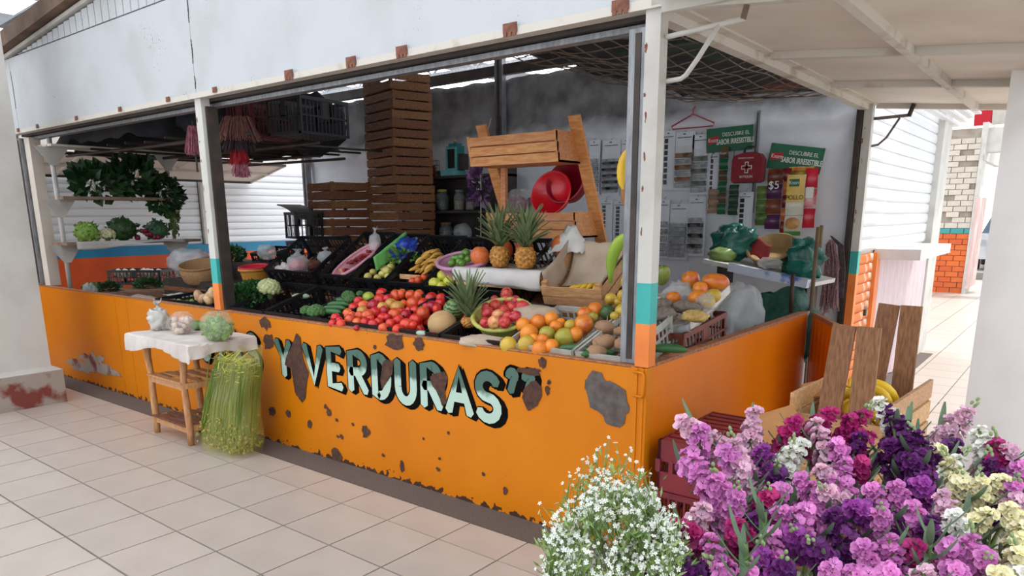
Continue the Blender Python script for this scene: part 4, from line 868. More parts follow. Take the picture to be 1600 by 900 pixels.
bny = banana(.11, .014, .025, BANY)
for k in range(5): tag(put('small_banana', bny, None, ow+Rw @ Vector((-.05+.03*k, -.12+.01*k, .035)), (.5,rnd(-.2,.2),1.2+.15*k)), 'yellow banana in the papered wooden crate', 'banana', 'bananas in the wooden crate')
p = onslope(810, 505, .05,.95,.55,1.12); o = MB().ball((0,0,0), 1, 18, 10, (.14,.10,.035), .3, 3, 6).build('paper_sack', KRAFT, None, True, loc=(p.x+.02,p.y+.12,p.z+.03)); o.rotation_euler = (.4,0,.5); tag(o, 'crumpled brown paper under the lime basket', 'paper')
p = onslope(745, 535, .05,.94,.55,1.08); o = MB().ball((0,0,0), 1, 18, 10, (.13,.06,.025), .4, 3, 9).build('paper_sack', KRAFT, None, True, loc=(p.x,p.y+.04,p.z)); o.rotation_euler = (.3,0,.4); tag(o, 'brown paper scrap in front of the pineapple crown', 'paper')
# plantains hanging beside the rail
GPL = M('green_plantain', (150,176,58), (120,152,48), 5, .45, rand=.06)
def curvefruit(name, label, pts, r, mat, cat, group=None):
    o = MB().tube(pts, [r*q for q in (.3,.7,.95,1,1,.95,.8,.5,.25)], 9).build(name, mat, None, True); return tag(o, label, cat, group)
def bez(a, b, c, n=9): a, b, c = Vector(a), Vector(b), Vector(c); return [a*(1-t)**2+b*2*t*(1-t)+c*t*t for t in [i/(n-1) for i in range(n)]]
curvefruit('plantain', 'long green plantain hanging beside the grey rail', bez((-.235,.22,1.50),(-.36,.24,1.44),(-.345,.25,1.26)), .03, GPL, 'plantain')
curvefruit('plantain', 'darker green plantain half behind the grey rail', bez((-.22,.27,1.46),(-.29,.28,1.40),(-.275,.28,1.27)), .027, M('dark_plantain', (112,146,50), (90,124,42), 5, .45), 'plantain')
curvefruit('hanging_banana', 'yellow banana hanging high on the left of the grey rail', bez((-.215,.16,1.88),(-.275,.16,1.78),(-.225,.16,1.68)), .024, BANY, 'banana')
curvefruit('hanging_banana', 'brown spotted banana tip below the yellow banana', bez((-.22,.165,1.76),(-.25,.165,1.68),(-.222,.165,1.61)), .016, M('banana_brown', (176,116,50), (130,80,40), 9, .5), 'banana')
curvefruit('hanging_banana', 'second yellow banana behind the hanging one', bez((-.20,.2,1.87),(-.25,.2,1.79),(-.20,.2,1.70)), .022, BANY, 'banana')
tag(MB().tube([(-.21,.14,2.36),(-.21,.16,1.95),(-.215,.16,1.90),(-.21,.17,1.86)], [.002,.006,.014,.018], 7).build('banana_stalk', M('stalk_wrap', (190,186,176), (150,140,126), 20, .7), None, True), 'pale wrapped stalk above the hanging bananas', 'stalk')
# mangoes, papayas behind the rail
for x, y, r, c, lb in [(981,440,12,'y','yellow mango highest beside the grey rail'),(972,462,9,'y','yellow mango under the plantain'),(990,455,9,'g','green mango against the grey rail')]:
    p = at(x, y, Y=.42); tag(put('mango', CFM[c], None, p, (.4,.3,0), (r*.0030,r*.0030,r*.0040)), lb, 'mango')
pcrate('plastic_crate', 'grey crate under the mangoes behind the corner', (-.31,.58,1.02), .40, .36, .14, .35, GRYP)

# ---- wooden two-tier rack
rk = thing('display_rack', 'two tier pine rack with slatted bins standing above the fruit', 'rack', (-1.57,1.2,0))
def bin_(x0, x1, y0, y1, z0, z1, flare=.04):
    n = 3; h = (z1-z0)/n
    for k in range(n):
        a = z0+k*h; yy = y0-flare*(k+.5)/n; MB().bb(x0, x1, yy-.009, yy+.009, a, a+h-.006).build('slat', WOODR, rk)
        MB().bb(x0, x1, y1+.0, y1+.016, a, a+h-.006).build('slat', WOODR, rk)
    for x in (x0, x1-.016):
        MB().poly([(x,y0-.01,z0),(x,y1,z0),(x,y1,z1),(x,y0-flare-.01,z1)], (1,0,0), .016).build('end_panel', WOODR, rk)
    MB().bb(x0, x1, y0, y1, z0, z0+.012).build('bin_floor', WOODR, rk)
bin_(-.37,.36,-.15,.13,1.915,2.105); bin_(-.37,.37,.05,.36,1.44,1.61,.05)
for x in (-.385,.385):
    MB().bar((x,-.03,2.20),(x,.40,1.26), .022, .085, (1,0,0)).build('side_board', WOODR, rk)
    MB().bb(x-.02,x+.02,.33,.37,.012,1.44).build('leg', WOODR, rk); MB().bb(x-.02,x+.02,.06,.10,.012,1.44).build('leg', WOODR, rk)
MB().bb(-.32,-.28,.10,.13,1.45,1.92).build('upright', WOODR, rk)
RED = M('red_plastic', (206,16,36), (186,10,30), 3, .3, coat=.2); REDD = M('crimson_plastic', (150,14,40), (126,10,34), 3, .35)
def bowl(name, label, loc, rot, r, h, mat):
    t = thing(name, label, 'bowl', loc, rot)
    MB().lathe([(.0,0),(.76*r,0),(.80*r,.01),(.98*r,h),(.99*r,h+.004),(.95*r,h+.002),(.77*r,.012),(0.0,.012)], 40, (0,0,0), None, False).build('shell', mat, t, True)
    MB().tube([(r*math.cos(2*PI*k/40), r*math.sin(2*PI*k/40), h) for k in range(41)], .008, 8, False).build('rim', mat, t, True); return t
q = at(858,300,Y=1.27)
bowl('washing_bowl', 'bright red plastic bowl tipped on its side in the rack', (q.x-.01,q.y+.10,q.z-.03), Vector((.05,-.95,.30)).to_track_quat('Z','Y').to_euler(), .15, .075, RED)
bowl('washing_bowl', 'crimson bowl nested behind the bright red one', (q.x+.07,q.y+.19,q.z+.03), Vector((.0,-.95,.34)).to_track_quat('Z','Y').to_euler(), .145, .11, REDD)
p = at(808,305,Y=1.4); bag('produce_bag', 'clear bag of purple dried flowers in the rack', (p.x,1.41,1.46), .14, (1,.8,1.1), CLEAR, 21, False, lambda t, r, s: leafblob(MB(), (0,0,r*1.05), r*.75, 170, .06, (1,.8,.9), .1, 4, rad=.2).build('contents', M('hibiscus', (104,30,62), (140,60,100), 12, .5), t, stuff=True))
# hanging purple thing left of the rack
p = at(750,290,Y=1.42); t = thing('hanging_bundle', 'purple bundle in clear film hanging left of the rack', 'bundle', p)
leafblob(MB(), (0,0,0), .11, 70, .07, (.6,.6,1.2), -.2, 8).build('foliage', M('purple_leaf', (92,52,104), (60,40,64), 9, .4), t, stuff=True); MB().tube([(.20,-.10,.45),(.1,-.05,.32),(0,0,.2),(.01,0,0),(0,0,-.42)], .004, 5).build('string', M('string', (160,160,150)), t)

# ---- wooden crate stacks at the back
k = 0; sx0 = at(620,360,Y=3.0).x
words = ['bottom','second','third','fourth','fifth','sixth','seventh','eighth','ninth','tenth','eleventh','topmost']
for k in range(12):
    wcrate('wooden_crate', ('topmost' if k == 11 else words[k])+' crate of the tall dark wooden stack', (-4.47+rnd(-.012,.012), 2.75, .82+k*.183), .62, .46, .175, (0,0,rnd(-.04,.04)-.25), WOODD, 'tall crate stack', 2)
for k in range(6):
    wcrate('wooden_crate', ('topmost' if k == 5 else words[k])+' crate of the short wooden stack at the back left', (-5.14+rnd(-.012,.012), 2.45, .82+k*.19), .60, .46, .182, (0,0,rnd(-.04,.04)-.25), WOODD, 'short crate stack', 2)
stp = thing('crate_platform', 'low wooden platform under the crate stacks', 'platform', (-4.9,2.65,0))
for k in range(5): MB().bb(-.85,.85,-.48+k*.2,-.30+k*.2,.79,.81).build('board', WOODD, stp)
for x in (-.7,.7):
    for y in (-.4,.4): MB().bb(x-.04,x+.04,y-.04,y+.04,.0,.79).build('leg', WOODD, stp)
for k, (z, lb) in enumerate([(1.05,'black crate standing on end left of the short stack, lower one'),(1.36,'black crate standing on end left of the short stack, upper one')]):
    p = at(472,350,Y=2.1); pcrate('plastic_crate', lb, (p.x+.03+.0*k,2.1,z), .36, .30, .28, 0, BLK, None, -.3, 'c')
p = at(472,350,Y=2.1); MB
sb = thing('crate_trestle', 'dark trestle under the upright black crates', 'trestle', (p.x+.03,2.1,0)); MB().bb(-.24,.24,-.2,.2,1.02,1.05).build('top', WOODD, sb)
for x in (-.2,.2): MB().bb(x-.02,x+.02,-.15,.15,0,1.02).build('leg', WOODD, sb)
o = MB().grid(lambda u, v: (p.x-.22+.40*u, 1.95+.3*v, 1.72-.14*u+.02*math.sin(u*4)), 6, 4).build('board_scrap', M('grey_board', (128,122,116), (100,94,90), 8, .7), None); solid(o, .012); tag(o, 'grey board scrap lying on the upright black crates', 'board')
pcrate('plastic_crate', 'black crate low on the counter in front of the far shutter', (at(405,398,Y=1.2).x,1.2,1.25), .30, .3, .14, .2, BLK)
pcrate('plastic_crate', 'dark crate against the back wall between the stacks', (-5.0,3.25,1.78), .34, .26, .3, 0, BLK, None, 0, 'c')
sb = thing('wall_bracket', 'dark shelf bracket carrying the crate between the stacks', 'bracket', (-5.0,3.3,1.76)); MB().bb(-.2,.2,-.15,.15,0,.02).build('plate', DARKM, sb); MB().bar((0,.12,-.15),(0,-.12,0), .02, .02).build('stay', DARKM, sb)
# loft crates
pcrate('plastic_crate', 'black crate on the loft right of the red crate', (-3.98,1.25,2.26), .40, .55, .30, 0, BLK, None, .1, 'c')
pcrate('plastic_crate', 'dark red crate on the loft beside the black crate', (-4.42,1.1,2.26), .36, .5, .32, 0, M('dark_red_plastic', (96,26,28), (72,18,22), 6, .5), None, .05, 'c')

# ---- dark shelf unit with jars
su = thing('shelf_unit', 'dark wooden shelf unit against the back wall', 'shelf', (-3.82,3.12,0))
SHD = M('shelf_dark', (58,50,46), (40,34,32), 10, .7); 
for x in (-.55,.52): MB().bb(x,x+.03,-.14,.14,0,2.08).build('upright', SHD, su)
for z in (1.30,1.62,1.98): MB().bb(-.55,.55,-.15,.14,z,z+.025).build('shelf', SHD, su)
MB().bb(-.52,.52,.12,.14,.3,1.98).build('back_board', SHD, su)
def jar(label, x, z, r, h, lid, fill):
    t = thing('glass_jar', label, 'jar', (x,3.08,z)); f_ = M('jarfill_%d_%d'%(fill[0],fill[1]), fill, tuple(int(a*.7) for a in fill), 60, .7)
    MB().lathe([(r*.9,0.003),(r,.02),(r,h*.75),(r*.7,h*.92),(r*.7,h)], 18).build('glass', GLASS, t, True); MB().lathe([(r*.86,.008),(r*.93,.02),(r*.93,h*.55),(.01,h*.58)], 16).build('contents', f_, t, True)
    MB().lathe([(r*.75,h),(r*.75,h+.025),(.01,h+.027)], 18).build('lid', M('lid_%d'%lid[0], lid, None, rough=.4), t, True)
xz = lambda x: at(x,320,Y=3.08).x
jar('round jar with yellow lid and dark contents on the middle shelf', xz(691), 1.646, .075, .20, (196,176,70), (44,40,44))
jar('clear jar of pale seeds on the middle shelf', xz(718), 1.646, .06, .19, (110,116,120), (150,126,90))
jar('small jar of yellowish grains at the left of the middle shelf', xz(665), 1.646, .035, .13, (70,60,56), (150,140,80))
jar('slim jar of pale sticks at the right of the middle shelf', xz(735), 1.646, .05, .15, (90,90,92), (140,110,80))
jar('wide jar with a white lid on the lowest shelf', xz(671), 1.326, .08, .17, (190,192,190), (60,58,54))
jar('wide jar with a brown lid on the lowest shelf', xz(696), 1.326, .08, .17, (130,90,56), (74,64,56))
jar('small jar of dark syrup beside the purple bundle', xz(764), 1.646, .03, .10, (120,60,60), (70,20,26))
o = MB().ball((0,0,.09), .11, 16, 10, (1,.9,.9), .2, 3, 3).build('produce_bag', MILKY, None, True, loc=(xz(725),3.05,1.325)); tag(o, 'milky bag on the lowest shelf beside the jars', 'bag')
gr = thing('grinder', 'teal counter grinder with a cream framed window on the top shelf', 'grinder', (at(703,262,Y=3.0).x,3.05,2.006)); TG = M('teal_enamel', (40,120,124), (30,100,106), 4, .35)
MB().bb(-.075,.075,-.02,.10,.05,.30).bb(-.06,.06,0,.08,.30,.33).build('housing', TG, gr); MB().bb(-.09,.09,-.10,.10,0,.05).build('foot', M('teal_light', (92,160,160), None, rough=.4), gr)
for a in ((-.075,-.055,.05,.29),(.055,.075,.05,.29),(-.055,.055,.27,.29),(-.055,.055,.05,.075)): MB().bb(a[0],a[1],-.034,-.02,a[2],a[3]).build('window_frame', M('teal_light', (92,160,160)), gr)
MB().bb(-.055,.055,-.024,-.021,.075,.27).build('window', M('dark_window', (30,34,36), None, rough=.2), gr); MB().ball((0,.04,.35), .02).build('knob', M('brass', (150,120,70), None, rough=.4, metal=.6), gr, True); MB().bb(.075,.14,.0,.09,.06,.22).build('side_box', SHD, gr)
wb_ = thing('wire_basket', 'small wire basket of dried red chillies on the top shelf', 'basket', (at(671,262,Y=3.05).x,3.05,2.006))
mb = MB()
for i in range(9): a = -.09+.18*i/8; mb.bar((a,-.06,0),(a,-.06,.17),.004,.004); mb.bar((a,.06,0),(a,.06,.17),.004,.004)
for z in (0,.06,.12,.17): mb.bb(-.09,.09,-.062,-.058,z,z+.004); mb.bb(-.09,.09,.058,.062,z,z+.004); mb.bb(-.092,-.088,-.06,.06,z,z+.004); mb.bb(.088,.092,-.06,.06,z,z+.004)
mb.build('wires', DARKM, wb_); leafblob(MB(), (0,0,.06), .07, 90, .05, (1,.6,.7), 0, 3).build('contents', M('dry_red', (150,64,36), (110,40,28), 12, .6), wb_, stuff=True)
o = MB().grid(lambda u, v: (xz(645)+.14*u+.02*math.sin(v*6), 2.93+.02*math.sin(v*7+u*3), 2.07-.34*v), 6, 12).build('hanging_cloth', M('rag', (176,178,182), (150,152,158), 9, .9), None, True); solid(o, .004); tag(o, 'white rag hanging at the left end of the shelf unit', 'cloth')

# ---- goods hung on the back wall
YW = 3.425
CARD = M('card_board', (236,241,248), (224,230,240), 5, .6, rand=.04); BLIS = M('blister_dark', (16,17,24), (34,36,44), 20, .3); SILV = M('foil', (206,210,216), (140,144,152), 24, .25, metal=.25, bump=.4)
def card(label, px, py, w_, h_, rows, cols, kind, cover=None):
    p = at(px, py, Y=YW); t = thing('hanging_card', label, 'card', (p.x, YW, p.z-h_))
    MB().bb(-w_/2, w_/2, -.004, .004, 0, h_).build('backing', CARD, t); MB().tube([(0,.03,h_-.004),(0,-.01,h_+.008),(0,.035,h_+.03)], .002, 5).build('hook', GALV, t)
    MB().bb(-w_*.12,w_*.02,-.0055,-.004,h_*.955,h_*.972).bb(-w_*.4,w_*.35,-.0055,-.004,h_*.90,h_*.912).build('print', BLIS, t)
    if kind == 'list':
        for r_ in range(rows):
            for c in range(cols):
                x = -w_*.18+(c-(cols-1)/2)*w_*.34; z = h_*.84-r_*h_*.80/rows; MB().bb(x-w_*.13, x+w_*.13, -.007, -.004, z-h_*.30/rows*1.1, z+h_*.28/rows).build('product_print', BLIS, t)
    else:
        m1 = {'silver': SILV, 'dark': BLIS, 'brown': M('sachet_brown', (150,98,50), (110,70,40), 18, .35), 'green': M('sachet_green', (62,84,58), (110,120,110), 22, .3)}[kind]
        for r_ in range(rows):
            z = h_*.06+r_*h_*.62/rows; MB().box((0,-.018-.004*(r_%2),z+.012), (w_*.86,.02,h_*.62/rows*.78), rotm(.35,0,rnd(-.05,.05))).build('sachet', m1 if r_ % 2 else SILV, t)
        o = MB().grid(lambda u, v: (-w_*.46+w_*.92*u, -.035-.01*math.sin(u*9+v*7), h_*.04+h_*.72*v), 8, 8).build('film', CLEAR, t, True)
    return t
W_ = lambda a, b, y=250: abs(at(b,y,Y=YW).x-at(a,y,Y=YW).x)
H_ = lambda x, a, b: at(x,a,Y=YW).z-at(x,b,Y=YW).z
for (x0, x1, y0, y1, r, c, kd, lb) in [(921,938,219,304,8,1,'silver','narrow card of foil sachets left of the hanging banana'),(942,970,219,306,11,1,'dark','card of dark blister packs left of the hanging banana'),(972,986,217,300,7,1,'silver','card of foil packs partly behind the hanging banana'),(1036,1056,205,297,8,1,'list','plain grey printed card right of the corner post'),(1057,1086,206,297,6,1,'brown','card of brown sachets right of the corner post'),(1083,1110,210,304,6,1,'green','card of dark green sachets left of the green banner'),(938,958,312,380,9,1,'list','lower printed card left of the rail, first'),(959,981,314,380,9,1,'list','lower printed card left of the rail, second'),(1030,1047,312,403,5,1,'silver','lower card of foil sachets beside the corner post'),(1048,1077,318,406,8,1,'silver','lower card with a thick stack of foil packs'),(1077,1104,308,400,7,1,'dark','lower card of black and silver packs'),(1109,1124,236,332,9,1,'list','slim printed card hung below the left green banner'),(1153,1178,300,380,8,1,'list','printed card hung below the red first aid bag')]:
    card(lb, (x0+x1)/2, y0, W_(x0,x1), H_((x0+x1)/2,y0,y1), r, c, kd)
GRN = M('banner_green', (22,104,72), (18,92,64), 4, .4); WTX = M('print_white', (226,232,226), None, rough=.5); RTX = M('print_red', (190,24,36), None, rough=.5); YTX = M('print_yellow', (232,196,60), None, rough=.5)
def txt(parent, body, size, loc, mat, sx_=1, rotz=0, bold=.0): return put('lettering', textmesh(body, size, mat, 'lettering', bold, sx_), parent, loc, (PI/2, rotz, 0))
def banner(label, c0, c1, h_, tilt):
    a = at(*c0, Y=YW-.03); b = at(*c1, Y=YW-.03); w_ = b.x-a.x; t = thing('header_card', label, 'banner', ((a.x+b.x)/2, YW-.03, (a.z+b.z)/2-h_/2), (0, -math.atan2(b.z-a.z, w_), 0))
    w_ = math.hypot(w_, b.z-a.z)
    MB().bb(-w_/2, w_/2, -.003, .003, -h_/2, h_/2).build('board', GRN, t)
    txt(t, 'DESCUBRE EL', h_*.22, (w_*.14,-.005,h_*.2), WTX, .9); txt(t, 'SABOR IRRESISTIBLE', h_*.30, (w_*.13,-.005,-h_*.1), WTX, .62, 0, .001)
    lg = MB().poly([(-w_*.46,-.0045,-h_*.16),(-w_*.25,-.0045,-h_*.10),(-w_*.23,-.0045,h_*.18),(-w_*.46,-.0045,h_*.12)], (0,-1,0), .001).build('logo_ribbon', RTX, t); txt(lg, 'Knorr', h_*.24, (-w_*.348,-.007,0), WTX, .75)
    for s in (-1,1): MB().tube([(s*w_*.46,.02,h_/2),(s*w_*.46,-.004,h_/2-.02)], .006, 6).build('pin', DARKM, t)
    for k in range(4): MB().tube([(-w_*.36+k*w_*.24,.0,-h_/2),(-w_*.36+k*w_*.24,-.02,-h_/2-.07)], .003, 5).build('hook', DARKM, t)
banner('left green header card with white lettering on the back wall', (1105,202), (1178,194), .20, 0)
banner('right green header card with white lettering on the back wall', (1203,223), (1287,232), .20, 0)
def strip(label, px, y0, y1, w_, mat, decos=(), rows=0, mat2=None, yy=YW-.05):
    p = at(px, y0, Y=yy); h_ = at(px,y0,Y=yy).z-at(px,y1,Y=yy).z; t = thing('sachet_strip', label, 'sachets', (p.x, yy, p.z-h_))
    n = max(3, rows); 
    for k in range(n): MB().grid(lambda u, v: (-w_/2+w_*u, -.014*math.sin(PI*v)-.004*math.sin(u*6), h_*(k+v*.97)/n), 4, 5).build('sachet', mat if k % 2 == 0 or mat2 is None else mat2, t, True)
    for (body, s, x, z, mt, sx_) in decos: txt(t, body, s, (x,-.03,h_*z), mt, sx_)
    return t, h_
cP = lambda n, a, b: M(n, a, b, 16, .3, coat=.3)
strip('strip of purple and dark sachets printed with a five, under the right banner', 1213, 263, 358, .125, cP('sach_purple', (92,30,84), (60,28,60)), [('$5',.09,0,.72,WTX,1)], 4, cP('sach_brown', (96,40,34), (130,70,40)))
strip('strip of red brown sachets between purple and yellow packets', 1232, 262, 366, .06, cP('sach_red', (140,30,34), (110,24,30)), [], 5, cP('sach_yel', (206,150,50), (176,60,40)))
t, h_ = strip('tall yellow and white soup packet under the right banner', 1246, 272, 368, .145, cP('sach_white', (222,220,206), (206,206,186)), [('POLLO',.05,0,.62,M('print_green', (40,70,40)),.9),('Knorr',.04,-.01,.86,WTX,.8)], 1, None, YW-.08)
MB().bb(-.07,.07,-.024,-.018,h_*.55,h_*.98).build('yellow_panel', cP('sach_yellow', (226,190,80), (214,170,60)), t); MB().bb(-.05,.03,-.027,-.023,h_*.80,h_*.92).build('green_label', GRN, t)
MB().lathe([(.055,0),(.06,.006),(.01,.012)], 20, (0,0,0), lambda p, tt, i: Vector((p.x, -.028-p.z, h_*.20+p.y*.8))).build('bowl_picture', cP('soup', (206,160,90), (176,90,50)), t); MB().bb(-.065,.065,-.02,-.016,0,h_*.07).build('green_foot', cP('sach_gr', (96,150,60), (60,120,50)), t)
t, h_ = strip('red and white sachet strip at the right of the banner', 1270, 262, 356, .10, cP('sach_pinkred', (206,40,62), (190,30,50)), [], 3, cP('sach_redw', (214,60,76), (226,200,200)))
MB().bb(-.03,.03,-.03,-.026,h_*.5,h_*.68).build('white_label', WTX, t)
strip('yellow and green sachet row clipped under the right banner', 1253, 260, 288, .20, cP('sach_lime', (170,180,50), (196,60,50)), [], 3, cP('sach_lime2', (206,170,50), (90,110,40)), YW-.035)
strip('green sachet strip hanging below the left banner', 1133, 229, 335, .075, cP('sach_green', (26,108,66), (40,84,56)), [('Knorr',.03,0,.9,WTX,.8)], 6, cP('sach_green2', (30,90,56), (120,70,50)))
strip('dark green sachet strip below the first aid bag', 1148, 288, 336, .085, cP('sach_dkgreen', (20,60,40), (60,84,70)), [], 3)
strip('clear sachet strip of pale seeds left of the green strip', 1116, 295, 333, .10, cP('sach_seed', (170,140,110), (130,110,100)), [], 3)
strip('bunch of leafy green packets hanging behind the first aid bag', 1193, 290, 352, .10, cP('sach_leaf', (50,90,40), (110,130,60)), [], 3)
p = at(1170,262,Y=3.34); fb = thing('first_aid_bag', 'red first aid bag with a white cross hanging on the wall', 'bag', (p.x,3.34,p.z)); FAB = M('red_nylon', (142,20,38), (122,16,32), 14, .6)
mb = MB(); w_, h_ = .26, .235
pts = [(w_*x, h_*z) for x, z in ((-.5,-.42),(-.46,-.5),(.46,-.5),(.5,-.42),(.5,.28),(.42,.42),(.15,.5),(-.15,.5),(-.42,.42),(-.5,.28))]
MB().poly([(x,-.05,z) for x, z in pts], (0,1,0), .09).build('body', FAB, fb); MB().tube([(x*1.005,-.01,z*1.005) for x, z in pts+pts[:1]], .007, 6).build('zip', DARKM, fb)
c = MB().bb(-.015,.015,-.053,-.05,-.045,.045).bb(-.045,.045,-.053,-.05,-.015,.015).build('white_cross', WTX, fb); MB().bb(-.009,.009,-.0545,-.053,-.039,.039).bb(-.039,.039,-.0545,-.053,-.009,.009).build('cross_inner', FAB, fb)
txt(fb, 'BOTIQUIN', .026, (0,-.052,-.075), WTX, .9); txt(fb, 'PRIMEROS AUXILIOS', .016, (-.01,-.052,.075), WTX, .9); MB().tube([(-.05,0,.115),(-.04,0,.16),(0,.02,.175),(.04,0,.16),(.05,0,.115)], .008, 6).build('handle', DARKM, fb, True)
a = at(1083,178,Y=YW); hg = thing('coat_hanger', 'thin red coat hanger on the plaster above the cards', 'hanger', (a.x,YW,a.z)); HGM = M('hanger_red', (170,62,70), None, rough=.5)
MB().tube([(0,0,0),(-.20,0,-.09),(-.19,0,-.115),(.19,0,-.115),(.20,0,-.09),(0,0,0),(.0,0,.04),(.02,0,.06)], .006, 6).build('frame', HGM, hg)

# ---- right inside corner: board with bowls and bags, mop, sticks, net sack
bd = thing('board_shelf', 'white board shelf sloping at the right inside corner', 'shelf', (-.44,2.72,1.15), (0,.16,-.05))
MB().bb(-.44,.42,-.2,.28,0,.03).build('board', WHT, bd); MB().bb(-.2,.40,-.26,-.2,-.01,.05).build('edge_lip', M('blue_print', (196,204,220), (60,100,170), 5, .5, lo=.55, hi=.62), bd)
tr_ = thing('shelf_trestle', 'dark trestle holding up the sloping white board', 'trestle', (-.44,2.8,0))
for x, z in ((-.36,1.20),(.30,1.09)): MB().bb(x-.02,x+.02,-.12,.12,0,z).build('leg', DARKM, tr_)
GBAG = M('green_bag', (24,110,96), (16,84,72), 10, .25, alpha=.92, bump=.6, bscale=12)
p = at(1147,378,Y=2.85); o = MB().ball((0,0,0), 1, 28, 18, (.17,.14,.13), .5, 2.6, 5).build('plastic_bag', GBAG, None, True, loc=(p.x,2.85,p.z)); tag(o, 'crumpled dark green plastic bag left on the white board', 'bag')
p = at(1255,405,Y=2.75); o = MB().ball((0,0,0), 1, 28, 18, (.14,.13,.15), .5, 2.6, 8).build('plastic_bag', GBAG, None, True, loc=(p.x,2.75,p.z-.02)); tag(o, 'green plastic bag slumped at the right of the board', 'bag')
p = at(1130,398,Y=2.72); o = MB().ball((0,0,0), 1, 20, 12, (.11,.1,.06), .3, 2.6, 2).build('plastic_bag', M('olive_bag', (130,150,80), (100,128,64), 10, .35), None, True, loc=(p.x,2.7,p.z)); tag(o, 'olive green bag under the crumpled dark green bag', 'bag')
p = at(1210,397,Y=2.9); bowl('straw_bowl', 'wide tan bowl on the white board', (p.x,2.88,p.z-.03), (.55,0,0), .185, .10, M('tan_bowl', (176,146,96), (156,126,80), 12, .6))
p = at(1185,392,Y=2.78); o = MB().grid(lambda u, v: (p.x-.10+.17*u, 2.80+.06*v, p.z-.06+.13*v+.03*math.sin(u*5)), 8, 8).build('red_cloth', M('red_cloth', (140,20,28), (110,14,22), 8, .8), None, True); solid(o, .006); tag(o, 'dark red cloth draped in the tan bowl', 'cloth')
p = at(1203,411,Y=2.62); o = MB().ball((0,0,0), 1, 18, 12, (.09,.06,.04), .4, 3, 4).build('produce_bag', MILKY, None, True, loc=p); tag(o, 'small clear bag before the tan bowl', 'bag')
NET = M('green_net', (18,84,66), (12,58,48), 26, .6, bump=.4)
p = at(1225,485,Y=2.3); o = MB().ball((0,0,0), 1, 26, 18, (.30,.25,.34), .25, 2.2, 6).build('net_sack', NET, None, True, loc=(p.x-.08,2.45,.72)); tag(o, 'dark green net sack slumped behind the side counter', 'sack')
p = at(1165,480,X=-.15); o = bag('plastic_sack', 'large clear plastic sack of white bags behind the side counter', (-.22,p.y+.05,.76), .20, (.75,.95,1.0), MILKY, 31, False)
o = MB().ball((0,0,0), 1, 20, 12, (.16,.34,.07), .3, 2.5, 3).build('white_sack', M('white_sack', (206,206,206), (188,188,190), 8, .5), None, True, loc=(-.20,1.45,.79)); tag(o, 'flat white sack lying along the side counter', 'sack')
lg = thing('side_bench', 'wooden bench behind the side counter carrying crates and sacks', 'bench', (-.3,1.35,0))
MB().bb(-.24,.24,-.95,.75,.70,.73).build('top', WOODD, lg)
for x in (-.2,.2):
    for y in (-.85,.65): MB().bb(x-.03,x+.03,y-.03,y+.03,0,.70).build('leg', WOODD, lg)
o = MB().tube([(-.075,2.2,.93),(-.085,2.21,1.19)], .014, 8).build('rod', M('dark_rod', (70,40,32), (54,30,26), 10, .6), None, True); o.data.transform(Matrix.Identity(4)); tag(o, 'short dark brown rod standing above the side counter', 'rod')
mo = thing('string_mop', 'mop with pink and grey strings hanging by the back corner', 'mop', (-.13,3.15,0)); MS = M('mop_string', (170,130,134), (110,88,96), 60, .95)
MB().tube([(-.06,.0,.02),(-.055,-.02,1.0),(-.05,-.03,1.50)], .014, 8).build('handle', M('mop_handle', (140,118,80), (116,96,64), 14, .7), mo, True)
mb = MB(); rg = random.Random(4)
for k in range(120):
    x = rg.uniform(-.02,.09); z0 = 1.36+rg.uniform(-.05,.05)-abs(x-.03)*.8; L_ = rg.uniform(.35,.5)
    mb.tube([(x*.6,rg.uniform(-.03,.03),z0),(x+.02,rg.uniform(-.06,.0),z0-L_*.4),(x+.02+rg.uniform(-.02,.02),rg.uniform(-.06,.02),z0-L_)], .004, 4)
mb.build('strings', MS, mo, stuff=True)
mb = MB()
for k in range(50): 
    q = rg.uniform(.06,.10); mb.tube([(q*.2,0,1.42),(q+.02,-.02,1.35),(q+.05,-.02,1.15),(q+.045,0,.95)], .004, 4)
mb.build('outer_strings', M('mop_dark', (92,80,84), (60,52,58), 40, .95), mo, stuff=True)
o = MB().tube([(-.23,3.12,.3),(-.21,3.1,.95),(-.195,3.08,1.2)], .013, 8).build('broom_stick', M('mop_handle', (140,118,80)), None, True); tag(o, 'broken broom stick leaning beside the mop', 'stick')

# brown crate and white tray with bagged fruit, behind the corner post
pcrate('plastic_crate', 'reddish brown plastic crate behind the side counter', (-.23,.80,.84), .32, .52, .19, .12, BRNP, None, -.02, 'c')
lg2 = thing('crate_block', 'wooden box under the reddish brown crate', 'box', (-.23,.80,.735)); 
for k in range(3): MB().bb(-.15,.15,-.25+k*.17,-.10+k*.17,.0,.10).build('board', WOODD, lg2)
tR = Euler((.33,-.05,-.05)).to_matrix(); tO = Vector((-.25,.86,1.06))
wt = thing('white_tray', 'white foam tray of bagged fruit tilted on the brown crate', 'tray', tO, (.33,-.05,-.05)); FOAM = M('foam_white', (214,212,206), (196,192,186), 10, .6)
MB().bb(-.18,.18,-.27,.27,0,.015).build('bottom', FOAM, wt)
for a in ((-.18,-.15,-.27,.27),(.15,.18,-.27,.27),(-.18,.18,-.27,-.245),(-.18,.18,.245,.27)): MB().bb(*a,.0,.06).build('rim', FOAM, wt)
